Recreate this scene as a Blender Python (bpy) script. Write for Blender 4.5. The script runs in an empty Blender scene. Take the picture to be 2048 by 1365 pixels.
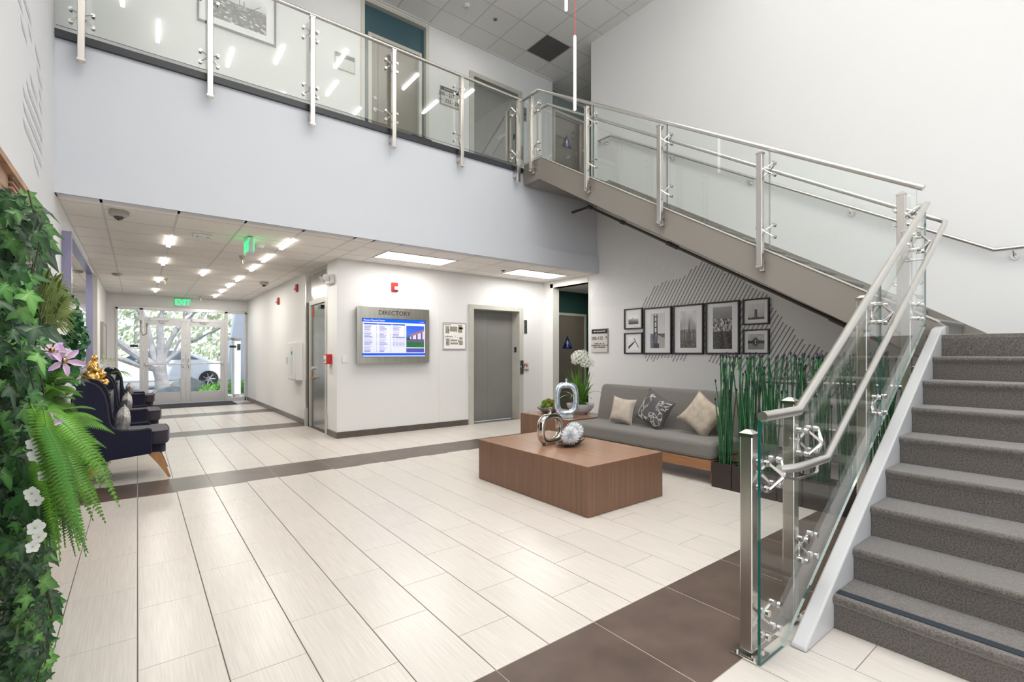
import bpy, math, random
from mathutils import Vector, Matrix, Euler
R = random.Random(7)
sc = bpy.context.scene
C = sc.collection
PI = math.pi

# ------------------------------------------------------------------ camera, world, light, exposure
cam_d = bpy.data.cameras.new('camera'); cam = bpy.data.objects.new('camera', cam_d); C.objects.link(cam)
cam_d.sensor_width = 36; cam_d.lens = 17.0; cam_d.shift_y = 24/2048; cam_d.clip_start = .05; cam_d.clip_end = 300
cam.location = (0, 0, 1.35); cam.rotation_euler = (PI/2, 0, -math.atan(749/967.1))
sc.camera = cam
sc.view_settings.view_transform = 'Standard'; sc.view_settings.look = 'None'
sc.view_settings.exposure = 0.18; sc.view_settings.gamma = 1; sc.view_settings.use_curve_mapping = False
sc.cycles.use_adaptive_sampling = True; sc.cycles.adaptive_threshold = .055; sc.cycles.max_bounces = 7; sc.cycles.diffuse_bounces = 4; sc.cycles.glossy_bounces = 4
sc.cycles.transparent_max_bounces = 24; sc.cycles.transmission_bounces = 6
sc.cycles.sample_clamp_indirect = 6; sc.cycles.use_denoising = True; sc.cycles.caustics_reflective = False
w = bpy.data.worlds.new('world'); sc.world = w; w.use_nodes = True
wn = w.node_tree.nodes; bg = wn['Background']
sky = wn.new('ShaderNodeTexSky'); sky.sky_type = 'HOSEK_WILKIE'; sky.turbidity = 3.5; sky.ground_albedo = .5
sky.sun_direction = Vector((.55, -.35, .75)).normalized()
mixc = wn.new('ShaderNodeMix'); mixc.data_type = 'RGBA'; mixc.inputs[0].default_value = .6
w.node_tree.links.new(sky.outputs[0], mixc.inputs[6]); mixc.inputs[7].default_value = (.85, .92, 1, 1)
w.node_tree.links.new(mixc.outputs[2], bg.inputs[0]); bg.inputs[1].default_value = 2.0

def lamp(name, kind, loc, rot, energy, color, size=None, size_y=None, spread=None):
    d = bpy.data.lights.new(name, kind); d.energy = energy; d.color = color
    if kind == 'AREA':
        d.shape = 'RECTANGLE'; d.size = size; d.size_y = size_y or size
        if spread: d.spread = math.radians(spread)
    if kind == 'SUN': d.angle = math.radians(1.5)
    o = bpy.data.objects.new(name, d); C.objects.link(o); o.location = loc; o.rotation_euler = rot
    return o
lamp('sun', 'SUN', (10, -10, 30), Vector((-.3, .62, -.8)).to_track_quat('-Z', 'Y').to_euler(), 4.0, (1, .97, .9))
# added area lamp before the solid back wall, standing in for assumed window daylight
lamp('assumed_daylight_lamp', 'AREA', (3.1, -5.7, 3.9), (PI/2, 0, 0), 95, (.80, .88, 1), 7.0, 6.2)
# added fill lamp on the solid left wall, lifts the picture wall
lamp('side_fill_lamp', 'AREA', (-.55, -2.7, 2.4), (0, -PI/2, 0), 175, (.90, .94, 1), 4.2, 4.6)
# atrium ceiling fixtures
lamp('atrium_fixture_light', 'AREA', (2.5, 1.6, 7.1), (0, 0, 0), 84, (1, .98, .95), 5.0, 5.0, 92)
lamp('ceiling_fill_lamp', 'AREA', (2.3, 1.4, 6.75), (PI, 0, 0), 190, (1, .985, .95), 4.6, 4.6)  # added fill lamp facing up, brightens the upper ceiling
# troffers and light bars under the mezzanine
for x in (3.49, 5.98): lamp('troffer_light', 'AREA', (x, 6.99, 2.81), (0, 0, 0), 23, (1, .965, .92), 1.15, .55)
for x, y in ((.32, 8.4), (1.57, 8.2), (.32, 12.2), (1.57, 11.6), (1.57, 14.2)):
    lamp('corridor_bar_light', 'AREA', (x, y, 2.80), (0, 0, 0), 21, (1, .95, .88), .1, 1.4)
for x in (.5, 2.6, 4.7, 8.3): lamp('mezzanine_light', 'AREA', (x, 7.0, 7.15), (0, 0, 0), 4, (1, .98, .93), 1.1, .4)
po = lamp('entrance_portal', 'AREA', (1.02, 15.75, 1.3), (-PI/2, 0, 0), 1, (1, 1, 1), 2.9, 2.4); po.data.cycles.is_portal = True
lamp('vestibule_light', 'AREA', (7.6, 7.0, 2.7), (0, 0, 0), 7, (1, .95, .86), .5, .5)

# ------------------------------------------------------------------ materials
def mat(name, col, rough=.5, metal=0, spec=.5, bump=0, bscale=100, var=0, vscale=4, vstretch=(1,1,1), coat=0, sheen=0, emit=0, attr=None, space='obj', aniso=0, rnd=0):
    m = bpy.data.materials.new(name); m.use_nodes = True; t = m.node_tree; n = t.nodes; L = t.links
    p = n['Principled BSDF']; p.inputs['Base Color'].default_value = (*col, 1); p.inputs['Roughness'].default_value = rough
    p.inputs['Metallic'].default_value = metal; p.inputs['Specular IOR Level'].default_value = spec
    if coat: p.inputs['Coat Weight'].default_value = coat; p.inputs['Coat Roughness'].default_value = .08
    if sheen: p.inputs['Sheen Weight'].default_value = sheen; p.inputs['Sheen Roughness'].default_value = .5
    if emit: p.inputs['Emission Color'].default_value = (*col, 1); p.inputs['Emission Strength'].default_value = emit
    if aniso: p.inputs['Anisotropic'].default_value = aniso
    src = None
    if var or bump:
        if space == 'pos': co = n.new('ShaderNodeNewGeometry').outputs['Position']
        else: co = n.new('ShaderNodeTexCoord').outputs['Object']
        mp = n.new('ShaderNodeMapping'); L.new(co, mp.inputs[0]); mp.inputs[3].default_value = vstretch
    csock = None
    if attr:
        a = n.new('ShaderNodeAttribute'); a.attribute_name = attr; csock = a.outputs['Color']
        if emit: L.new(csock, p.inputs['Emission Color'])
    if var:
        nz = n.new('ShaderNodeTexNoise'); nz.inputs['Scale'].default_value = vscale; nz.inputs['Detail'].default_value = 6
        L.new(mp.outputs[0], nz.inputs[0])
        mr = n.new('ShaderNodeMapRange'); mr.inputs[1].default_value = .3; mr.inputs[2].default_value = .7
        mr.inputs[3].default_value = 1-var; mr.inputs[4].default_value = 1+var; L.new(nz.outputs[0], mr.inputs[0])
        mx = n.new('ShaderNodeVectorMath'); mx.operation = 'SCALE'
        if csock: L.new(csock, mx.inputs[0])
        else: mx.inputs[0].default_value = col
        L.new(mr.outputs[0], mx.inputs['Scale']); csock = mx.outputs[0]
    if rnd:
        oi = n.new('ShaderNodeObjectInfo'); mr = n.new('ShaderNodeMapRange'); mr.inputs[3].default_value = 1-rnd; mr.inputs[4].default_value = 1+rnd
        L.new(oi.outputs['Random'], mr.inputs[0]); mx = n.new('ShaderNodeVectorMath'); mx.operation = 'SCALE'
        if csock: L.new(csock, mx.inputs[0])
        else: mx.inputs[0].default_value = col
        L.new(mr.outputs[0], mx.inputs['Scale']); csock = mx.outputs[0]
    if csock: L.new(csock, p.inputs['Base Color'])
    if bump:
        nb = n.new('ShaderNodeTexNoise'); nb.inputs['Scale'].default_value = bscale; nb.inputs['Detail'].default_value = 4
        L.new(mp.outputs[0], nb.inputs[0]); bp = n.new('ShaderNodeBump'); bp.inputs['Strength'].default_value = bump; bp.inputs['Distance'].default_value = .004
        L.new(nb.outputs[0], bp.inputs['Height']); L.new(bp.outputs[0], p.inputs['Normal'])
    return m
def glass(name, tint, base=.04, k=.85):
    m = bpy.data.materials.new(name); m.use_nodes = True; t = m.node_tree; n = t.nodes; L = t.links
    n.remove(n['Principled BSDF']); out = n['Material Output']
    tr = n.new('ShaderNodeBsdfTransparent'); tr.inputs[0].default_value = (*tint, 1)
    gl = n.new('ShaderNodeBsdfGlossy'); gl.inputs['Roughness'].default_value = .0; gl.inputs[0].default_value = (1, 1, 1, 1)
    lw = n.new('ShaderNodeLayerWeight'); lw.inputs[0].default_value = .5
    pw = n.new('ShaderNodeMath'); pw.operation = 'POWER'; pw.inputs[1].default_value = 5; L.new(lw.outputs['Facing'], pw.inputs[0])
    ma = n.new('ShaderNodeMath'); ma.operation = 'MULTIPLY_ADD'; ma.inputs[1].default_value = k; ma.inputs[2].default_value = base; L.new(pw.outputs[0], ma.inputs[0])
    mx = n.new('ShaderNodeMixShader'); L.new(ma.outputs[0], mx.inputs[0]); L.new(tr.outputs[0], mx.inputs[1]); L.new(gl.outputs[0], mx.inputs[2]); L.new(mx.outputs[0], out.inputs[0])
    return m
M = dict(
 wall=mat('white_wall_paint', (.76,.755,.745), .6, bump=.03, bscale=220, space='pos'),
 wall_blue=mat('wall_paint_daylight_blue', (.685,.705,.75), .6, bump=.03, bscale=220, space='pos'),  # wall paint again, with bluish daylight put into the colour
 wall_left=mat('wall_paint_daylit', (.86,.87,.90), .6, bump=.03, bscale=220, space='pos'),  # same wall paint; the bluish light on it is in the colour
 trimw=mat('warm_white_trim', (.78,.77,.72), .5),
 tile=mat('cream_striated_porcelain', (.60,.555,.51), .28, spec=.45, var=.085, vscale=3, vstretch=(45,1.3,1), space='pos', rnd=.02),
 btile=mat('brown_porcelain', (.105,.075,.061), .3, spec=.5, var=.22, vscale=5, space='pos', rnd=.06, bump=.05, bscale=60),
 grout=mat('dark_grout', (.13,.105,.09), .8), lgrout=mat('pale_grout', (.42,.37,.34), .8),
 base=mat('baseboard_tile', (.10,.08,.072), .35, var=.12, vscale=8, space='pos', rnd=.05),
 steel=mat('brushed_steel', (.62,.585,.55), .27, 1, var=.05, vscale=60, vstretch=(1,1,.05)),
 steelf=mat('polished_fitting_steel', (.68,.66,.64), .16, 1),
 rail=mat('satin_rail_steel', (.66,.64,.61), .33, 1),
 dsteel=mat('dark_door_steel', (.36,.34,.33), .22, 1, var=.12, vscale=1.3, vstretch=(1,2,1), space='pos'),
 brushed=mat('directory_brushed_steel', (.74,.72,.64), .33, 1, var=.08, vscale=3, vstretch=(5,1,.3), space='pos'),
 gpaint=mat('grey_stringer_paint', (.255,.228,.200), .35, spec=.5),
 gpaint2=mat('lit_stringer_paint', (.50,.50,.50), .30, spec=.5),  # lighter stringer copy: the light falling on its face is in the colour
 carpet=mat('charcoal_loop_carpet', (.115,.101,.089), .95, spec=.1, bump=1.0, bscale=150, var=.45, vscale=130, space='pos', sheen=.45),
 nosing=mat('black_rubber_strip', (.012,.02,.03), .6, bump=.5, bscale=400),
 teal=mat('dark_teal_paint', (.045,.105,.125), .5), dteal=mat('green_teal_paint', (.03,.085,.075), .5),
 taupe=mat('taupe_door_paint', (.215,.185,.15), .42), cframe=mat('cream_door_frame', (.60,.575,.50), .4),
 eframe=mat('elevator_frame_paint', (.50,.49,.44), .38, var=.05, vscale=6), elev=mat('elevator_door_panel', (.27,.262,.25), .38, metal=.3, var=.05, vscale=3),
 black=mat('black_paint', (.012,.011,.013), .35), bstrip=mat('black_edge_strip', (.02,.022,.028), .35),
 ceil=mat('mineral_ceiling_tile', (.90,.86,.81), .9, bump=.35, bscale=90, var=.03, vscale=50, space='pos', rnd=.02),
 ceilu=mat('textured_ceiling_tile', (.86,.855,.81), .9, bump=.5, bscale=70, var=.06, vscale=60, space='pos', rnd=.02),
 tbar=mat('ceiling_grid_bar', (.66,.645,.61), .5), ceilgap=mat('ceiling_gap', (.18,.17,.16), .9),
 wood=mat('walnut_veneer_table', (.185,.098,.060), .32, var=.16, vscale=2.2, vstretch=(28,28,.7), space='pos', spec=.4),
 woodtop=mat('lit_walnut_veneer_top', (.31,.175,.11), .26, var=.12, vscale=2.2, vstretch=(26,.8,1), space='pos', spec=.5),  # paler than the carcase veneer: reflected light is in the top's colour
 oak=mat('oak_leg_wood', (.42,.22,.09), .4, var=.2, vscale=5, vstretch=(6,6,1)),
 sofaw=mat('sofa_base_wood', (.30,.14,.065), .4, var=.2, vscale=4, vstretch=(1,1,12)),
 sofa=mat('grey_woven_fabric', (.185,.17,.155), .95, spec=.15, bump=.6, bscale=500, var=.16, vscale=140, sheen=.3),
 navy=mat('navy_linen', (.016,.018,.040), .85, spec=.2, bump=.4, bscale=400, var=.15, vscale=90, sheen=.15),
 navyp=mat('navy_piping', (.035,.03,.045), .8), 
 seatf=mat('worn_navy_seat_fabric', (.040,.034,.048), .8, spec=.25, bump=.3, bscale=300, sheen=.3),
 beige=mat('beige_damask', (.50,.43,.36), .8, var=.13, vscale=9, vstretch=(1,1,1), bump=.3, bscale=200),
 beige2=mat('cream_gold_damask', (.47,.40,.32), .8, var=.2, vscale=14, bump=.3, bscale=200),
 pilg=mat('charcoal_cushion', (.105,.098,.10), .9), white=mat('white_thread', (.75,.73,.70), .7),
 zebra=mat('silver_pattern_cushion', (.42,.40,.39), .7, var=.55, vscale=16, vstretch=(1,3,1), bump=.2),
 planter=mat('espresso_planter', (.035,.026,.024), .4, var=.1, vscale=9), soil=mat('potting_soil', (.03,.02,.012), 1, bump=1, bscale=80),
 reed=mat('horsetail_green', (.022,.125,.034), .38, var=.5, vscale=25, vstretch=(1,1,.5), rnd=.45), node=mat('reed_node', (.05,.085,.095), .5), tip=mat('reed_tip', (.012,.012,.025), .6),
 blade=mat('agapanthus_leaf', (.10,.24,.028), .38, var=.25, vscale=9, rnd=.2), petal=mat('white_petal', (.85,.86,.80), .5), bud=mat('green_bud', (.55,.62,.32), .5),
 ceramic=mat('grey_white_ceramic', (.66,.67,.72), .2, coat=.3), stoneb=mat('grey_stone_bowl', (.30,.285,.30), .5, var=.12, vscale=30),
 moss=mat('moss', (.10,.16,.012), 1, bump=1, bscale=120, var=.4, vscale=25, rnd=.35), mossb=mat('brown_moss', (.15,.13,.02), 1, bump=1, bscale=120, var=.4, vscale=25),
 silver=mat('polished_nickel', (.55,.50,.46), .08, 1), leaf_silver=mat('silver_leaf_finish', (.62,.72,.80), .22, .75, var=.3, vscale=18, bump=.3, bscale=60),
 urchin=mat('white_urchin', (.84,.86,.88), .5), ucore=mat('shaded_urchin_core', (.30,.32,.36), .8), gold=mat('gold_leaf', (.75,.47,.14), .2, 1, bump=.8, bscale=40),  # urchin core darkened: shade between the spines is in its colour
 bronze=mat('bronze_dish', (.20,.12,.08), .3, .8),
 alu=mat('aluminium_frame', (.60,.59,.59), .38, .6), white_plastic=mat('white_plastic', (.80,.80,.78), .4), beigep=mat('beige_camera_plastic', (.42,.405,.35), .4),
 dome=mat('smoked_dome', (.01,.01,.02), .08, coat=1), red=mat('red_alarm_plastic', (.52,.02,.02), .35), lens=mat('strobe_lens', (.55,.56,.56), .1, coat=1),
 exitg=mat('exit_green_glow', (.0,1,.16), .5, emit=2.2), exitbox=mat('exit_sign_housing', (.72,.74,.78), .35), edge=mat('green_glass_edge', (.005,.10,.085), .05, coat=1),
 bar=mat('led_bar_glow', (1,.97,.90), .5, emit=7), bar2=mat('atrium_fixture_glow', (1,.98,.95), .5, emit=14), troff=mat('troffer_lens_glow', (1,.99,.96), .5, emit=1.5), pend=mat('pendant_tube_glow', (1,.99,.97), .4, emit=2.2),
 redcord=mat('red_cord', (.65,.02,.015), .5), grille=mat('dark_return_grille', (.17,.165,.155), .7, bump=.8, bscale=120),
 pprint=mat('photo_print', (.5,.5,.5), .35, attr='Col', coat=.4), matboard=mat('white_mat_board', (.90,.89,.88), .7), screen=mat('lit_display', (.5,.5,.5), .3, attr='Col', emit=.22),
 signw=mat('sign_face', (.60,.58,.54), .45), signf=mat('sign_frame', (.30,.28,.26), .4), ink=mat('black_ink', (.012,.012,.014), .5), blue=mat('blue_sign', (.008,.02,.16), .35),
 mural=mat('grey_mural_paint', (.25,.235,.25), .6), mural2=mat('pale_mural_paint', (.66,.655,.64), .6), mural3=mat('lilac_mural_paint', (.67,.67,.71), .6),
 murals=mat('white_wall_lettering', (.60,.61,.62), .5),
 darkpipe=mat('dark_pipe', (.075,.062,.055), .45, .3), lilac=mat('lilac_frame', (.33,.31,.45), .25, .4), mirror=mat('mirror_glass', (.9,.9,.9), .01, 1),
 console=mat('dark_console', (.03,.034,.04), .25, coat=.5), cmetal=mat('console_silver_trim', (.5,.5,.5), .2, 1), mat_=mat('charcoal_door_mat', (.045,.043,.048), .95, bump=1, bscale=300),
 latt=mat('reclaimed_wood', (.50,.31,.21), .6, var=.28, vscale=6, vstretch=(4,1,9), space='pos', rnd=.25), backing=mat('living_wall_backing', (.03,.05,.02), .9),
 ivy=mat('ivy_leaf', (.1,.1,.1), .42, attr='Col', rnd=.4, spec=.4), fern=mat('fern_frond', (.105,.27,.022), .5, var=.25, vscale=12, rnd=.3), fern2=mat('dark_fern_frond', (.05,.16,.02), .5, rnd=.3),
 smallleaf=mat('small_green_leaf', (.03,.15,.035), .45, attr='Col'), stem=mat('vine_stem', (.07,.065,.035), .7), lav=mat('lavender_petal', (.62,.42,.66), .5, attr='Col'), grass=mat('olive_grass', (.24,.30,.09), .5),
 glass=glass('pale_green_glass', (.976,.992,.984), .05), glassb=glass('storefront_glass', (.95,.97,.98), .03), glassp=glass('picture_glass', (1,1,1), .015, .5),
 shadowglass=glass('lower_flight_glass', (.945,.98,.968), .045),
 # outside
 asphalt=mat('parking_asphalt', (.30,.30,.32), .9, var=.1, vscale=2), gravel=mat('pale_gravel', (.42,.40,.40), 1, var=.5, vscale=22, bump=1, bscale=24), concrete=mat('walk_concrete', (.40,.41,.43), .9),
 bark=mat('pale_bark', (.36,.34,.35), .9, var=.3, vscale=5, bump=.8, bscale=12), rock=mat('garden_rock', (.25,.27,.28), .9, var=.35, vscale=3, bump=1, bscale=9),
 shrub=mat('bright_shrub', (.12,.42,.04), .7, attr='Col'), farleaf=mat('sunlit_foliage', (.4,.5,.2), .9, attr='Col'), car=mat('white_car_paint', (.80,.82,.86), .25, coat=1), cglass=mat('car_glass', (.06,.10,.14), .05, coat=1),
 tyre=mat('tyre_rubber', (.02,.02,.022), .8), rim=mat('wheel_rim', (.5,.5,.5), .3, 1), tail=mat('tail_lamp', (.6,.01,.03), .3), stucco=mat('white_stucco', (.78,.80,.86), .8), block=mat('sign_stone_block', (.36,.34,.35), .85, var=.1, vscale=9),
 brass=mat('brass_hardware', (.45,.30,.14), .25, 1), grassfar=mat('lawn', (.30,.45,.15), .9, var=.3, vscale=3),
)

# ------------------------------------------------------------------ helpers
def WL(o):
    v = Vector((0,0,0))
    while o is not None: v += o.location; o = o.parent
    return v
class B:
    def __init__(s): s.v = []; s.f = []; s.m = []; s.c = None
    def add(s, vs, fs, mi=0):
        o = len(s.v); s.v += [Vector(p) for p in vs]; s.f += [tuple(i+o for i in f) for f in fs]; s.m += [mi]*len(fs); return s
    def box(s, x0, y0, z0, x1, y1, z1, mi=0):
        x0, x1 = min(x0,x1), max(x0,x1); y0, y1 = min(y0,y1), max(y0,y1); z0, z1 = min(z0,z1), max(z0,z1)
        return s.add([(x0,y0,z0),(x1,y0,z0),(x1,y1,z0),(x0,y1,z0),(x0,y0,z1),(x1,y0,z1),(x1,y1,z1),(x0,y1,z1)],
                     [(0,3,2,1),(4,5,6,7),(0,1,5,4),(1,2,6,5),(2,3,7,6),(3,0,4,7)], mi)
    def prism(s, poly, place, w0, w1, mi=0):
        n = len(poly); vs = [place(a, b, w0) for a, b in poly] + [place(a, b, w1) for a, b in poly]
        fs = [tuple(range(n))[::-1], tuple(range(n, 2*n))] + [(i, (i+1) % n, n+(i+1) % n, n+i) for i in range(n)]
        return s.add(vs, fs, mi)
    def tube(s, pts, r, n=10, mi=0, cap=True, rz=None):
        pts = [Vector(p) for p in pts]; k = len(pts); rs = r if isinstance(r, (list, tuple)) else [r]*k
        vs = []; prev = None
        for i, p in enumerate(pts):
            if i == 0: t = pts[1]-p
            elif i == k-1: t = p-pts[i-1]
            else:
                a = (p-pts[i-1]).normalized(); b = (pts[i+1]-p).normalized(); t = a+b
            t.normalize()
            if prev is None:
                ref = Vector((0,0,1)) if abs(t.z) < .9 else Vector((1,0,0)); u = t.cross(ref).normalized()
            else: u = (prev - t*prev.dot(t)).normalized()
            prev = u; v = t.cross(u)
            q = 1.0
            if 0 < i < k-1:
                ca = max(.3, math.sqrt(max(0, (1+a.dot(b))/2))); q = 1/ca
            for j in range(n):
                an = 2*PI*j/n; d = u*math.cos(an)+v*math.sin(an)
                if q > 1.01:
                    bis = (b-a); 
                    if bis.length > 1e-5:
                        bis.normalize(); d = d + bis*d.dot(bis)*(q-1)
                vs.append(p+d*rs[i])
        fs = [(i*n+j, i*n+(j+1) % n, (i+1)*n+(j+1) % n, (i+1)*n+j) for i in range(k-1) for j in range(n)]
        if cap: fs += [tuple(range(n))[::-1], tuple((k-1)*n+j for j in range(n))]
        return s.add(vs, fs, mi)
    def cyl(s, a, b, r, n=14, mi=0, r2=None): return s.tube([a, b], [r, r if r2 is None else r2], n, mi)
    def lathe(s, prof, c, n=20, mi=0, ax=None):
        k = len(prof); c = Vector(c); vs = []
        ax = Vector(ax).normalized() if ax else Vector((0,0,1)); u = ax.orthogonal().normalized(); v = ax.cross(u)
        for r, z in prof:
            for j in range(n):
                a = 2*PI*j/n; vs.append(c+u*(r*math.cos(a))+v*(r*math.sin(a))+ax*z)
        fs = [(i*n+j, i*n+(j+1) % n, (i+1)*n+(j+1) % n, (i+1)*n+j) for i in range(k-1) for j in range(n)]
        fs += [tuple(range(n))[::-1], tuple((k-1)*n+j for j in range(n))]
        return s.add(vs, fs, mi)
    def ball(s, c, r, n=12, k=8, mi=0, noise=0, rnd=None):
        rx, ry, rz = r if isinstance(r, (tuple, list)) else (r, r, r); vs = []; rnd = rnd or R
        for i in range(1, k):
            th = PI*i/k
            for j in range(n):
                a = 2*PI*j/n; q = 1+noise*rnd.uniform(-1, 1)
                vs.append((c[0]+rx*q*math.sin(th)*math.cos(a), c[1]+ry*q*math.sin(th)*math.sin(a), c[2]+rz*q*math.cos(th)))
        vs += [(c[0], c[1], c[2]+rz), (c[0], c[1], c[2]-rz)]; T = (k-1)*n
        fs = [(i*n+j, (i+1)*n+j, (i+1)*n+(j+1) % n, i*n+(j+1) % n) for i in range(k-2) for j in range(n)]
        fs += [(T, j, (j+1) % n) for j in range(n)] + [(T+1, (k-2)*n+(j+1) % n, (k-2)*n+j) for j in range(n)]
        return s.add(vs, fs, mi)
    def build(s, name, mats, parent=None, smooth=False, bevel=0, loc=None, seg=2, sub=0, kind=None, local=False):
        if not isinstance(mats, (list, tuple)): mats = [mats]
        off = Vector((0,0,0)) if local else (WL(parent) if parent else Vector(loc or (0,0,0)))
        me = bpy.data.meshes.new(name); me.from_pydata([p-off for p in s.v], [], s.f)
        for m in mats: me.materials.append(M[m] if isinstance(m, str) else m)
        me.polygons.foreach_set('material_index', s.m)
        if s.c:
            ca = me.color_attributes.new('Col', 'FLOAT_COLOR', 'POINT')
            ca.data.foreach_set('color', [x for c in s.c for x in (*c, 1)])
        if smooth: me.polygons.foreach_set('use_smooth', [True]*len(me.polygons))
        me.update()
        o = bpy.data.objects.new(name, me); C.objects.link(o)
        if parent: o.parent = parent
        else: o.location = (loc or (0,0,0))
        if smooth == 'auto':
            me.set_sharp_from_angle(angle=math.radians(35))
        if bevel:
            b = o.modifiers.new('bevel', 'BEVEL'); b.width = bevel; b.segments = seg; b.limit_method = 'ANGLE'; b.angle_limit = math.radians(40)
            if seg > 1: me.polygons.foreach_set('use_smooth', [True]*len(me.polygons)); me.set_sharp_from_angle(angle=math.radians(50))
        if sub: q = o.modifiers.new('sub', 'SUBSURF'); q.levels = sub; q.render_levels = sub
        if kind: o['kind'] = kind
        return o
def tag(o, label=None, cat=None, group=None, kind=None):
    if label: o['label'] = label
    if cat: o['category'] = cat
    if group: o['group'] = group
    if kind: o['kind'] = kind
    return o
def thing(name, label, cat, loc=(0,0,0), group=None, kind=None):
    o = bpy.data.objects.new(name, None); C.objects.link(o); o.location = loc; o.empty_display_size = .1
    return tag(o, label, cat, group, kind)
def inst(src, parent=None, loc=(0,0,0), rot=(0,0,0), scale=(1,1,1)):
    o = src.copy(); C.objects.link(o); o.parent = parent; o.location = loc; o.rotation_euler = rot; o.scale = scale; return o
def copy_tree(o, parent=None):
    c = o.copy(); C.objects.link(c); c.parent = parent
    for ch in list(o.children): copy_tree(ch, c)
    return c
def bx(name, m, a, parent=None, bevel=0, **k): return B().box(*a).build(name, m, parent, bevel=bevel, **k)
def struct(name, m, boxes, **k):
    b = B()
    for a in boxes: b.box(*a)
    return b.build(name, m, kind='structure', **k)
# frames: facing -Y / facing -X / facing +X
def FN(y): return lambda a, b, d=0: (a, y-d, b)
def FE(x): return lambda a, b, d=0: (x-d, a, b)
def FW(x): return lambda a, b, d=0: (x+d, a, b)
ROT = {'N': (PI/2, 0, 0), 'E': (PI/2, 0, -PI/2), 'W': (PI/2, 0, PI/2)}
def text(body, size, loc, face, m, parent, name='lettering', align='CENTER', sx=1, bold=0):
    cu = bpy.data.curves.new(name, 'FONT'); cu.body = body; cu.size = size; cu.align_x = align; cu.align_y = 'CENTER'; cu.extrude = .0008; cu.offset = bold; cu.space_line = 1.0; cu.resolution_u = 3
    t = bpy.data.objects.new(name, cu); me = bpy.data.meshes.new_from_object(t); bpy.data.objects.remove(t)
    me.name = name; me.materials.clear(); me.materials.append(M[m]); o = bpy.data.objects.new(name, me); C.objects.link(o)
    if parent: o.parent = parent
    o.location = Vector(loc)-(WL(parent) if parent else Vector((0,0,0)))
    o.rotation_euler = ROT[face]; o.scale = (sx, 1, 1); return o
def raster(name, place, a0, a1, b0, b1, nu, nv, fn, m, parent, d=0):
    """a flat print: colours per cell of a fine grid, fn(u,v) with v up"""
    vs = []; fs = []; cs = []
    for j in range(nv):
        for i in range(nu):
            u0, u1, v0, v1 = i/nu, (i+1)/nu, j/nv, (j+1)/nv
            o = len(vs)
            for u, v in ((u0,v0),(u1,v0),(u1,v1),(u0,v1)): vs.append(place(a0+(a1-a0)*u, b0+(b1-b0)*v, d))
            c = fn((u0+u1)/2, (v0+v1)/2); c = (c, c, c) if not isinstance(c, tuple) else c
            cs += [c]*4; fs.append((o, o+1, o+2, o+3))
    b = B(); b.add(vs, fs); b.c = cs
    return b.build(name, m, parent)
# ================================================================== THE SHELL
TW, TL = .3017, .621
GX, GY = .0022, .0015
XL, XR, YF, YD, ZC, ZF, ZU = -.61, 6.80, 6.15, 7.70, 2.84, 4.38, 7.23
floor = struct('floor', 'grout', [(-4, -6, -.12, 9.5, 15.7, -.002)])
for y0, y1, x0, x1 in ((1.065, 1.668, XL, XR), (5.72, 6.34, XL, XR), (9.40, 10.0, XL, 2.48), (12.2, 12.82, XL, 2.48), (14.35, 14.95, XL, 2.48)):
    bx('band_grout', 'lgrout', (x0, y0-.002, -.004, x1, y1+.002, -.001), floor)
tiles = []   # (dist, kind, x0,y0,x1,y1)
def fld(y0, y1, x0, x1, kind='c'):
    k0 = math.floor(x0/TW)
    k = k0
    while k*TW < x1:
        a, b = max(k*TW, x0), min((k+1)*TW, x1); ph = 2.285 if k % 2 else 1.975
        j = math.floor((y0-ph)/TL)
        while ph+j*TL < y1:
            c, d = max(ph+j*TL, y0), min(ph+(j+1)*TL, y1)
            if b-a > .03 and d-c > .03: tiles.append((a, c, b, d, 0))
            j += 1
        k += 1
def band(y0, y1, x0, x1):
    k = math.floor(x0/(2*TW))
    while k*2*TW < x1:
        a, b = max(k*2*TW, x0), min((k+1)*2*TW, x1)
        if b-a > .03: tiles.append((a, y0, b, y1, 1))
        k += 1
fld(-3, 1.065, XL, XR); band(1.065, 1.668, XL, XR); fld(1.668, 5.72, XL, XR); band(5.72, 6.34, XL, XR)
fld(6.34, 7.70, XL, XR); fld(7.70, 9.40, XL, 2.48); band(9.40, 10.0, XL, 2.48); fld(10.0, 12.2, -3, 2.48); band(12.2, 12.82, XL, 2.48); fld(12.82, 14.35, XL, 2.48); band(14.35, 14.95, XL, 2.48); fld(14.95, 15.6, XL, 2.48)
fld(6.4, 8.0, 6.82, 8.6)
CS, SN = math.cos(cam.rotation_euler.z), -math.sin(cam.rotation_euler.z)
def vis(t):
    x, y = (t[0]+t[2])/2, (t[1]+t[3])/2; d = x*SN+y*CS; r = x*CS-y*SN
    if d < .4: return 0
    px = 1024+967*r/d; py = 706+967*1.35/d
    if px < -150 or px > 2200 or py > 1500: return 0
    if 2.9 < x < 3.9 and 2.8 < y < 4.3: return 0
    if x > 6.82 or (x > 2.75 and y < .85): return 0
    return (t[2]-t[0])*(t[3]-t[1])/(d**3)
tiles.sort(key=vis, reverse=True)
rest = B()
protos = {}
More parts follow.
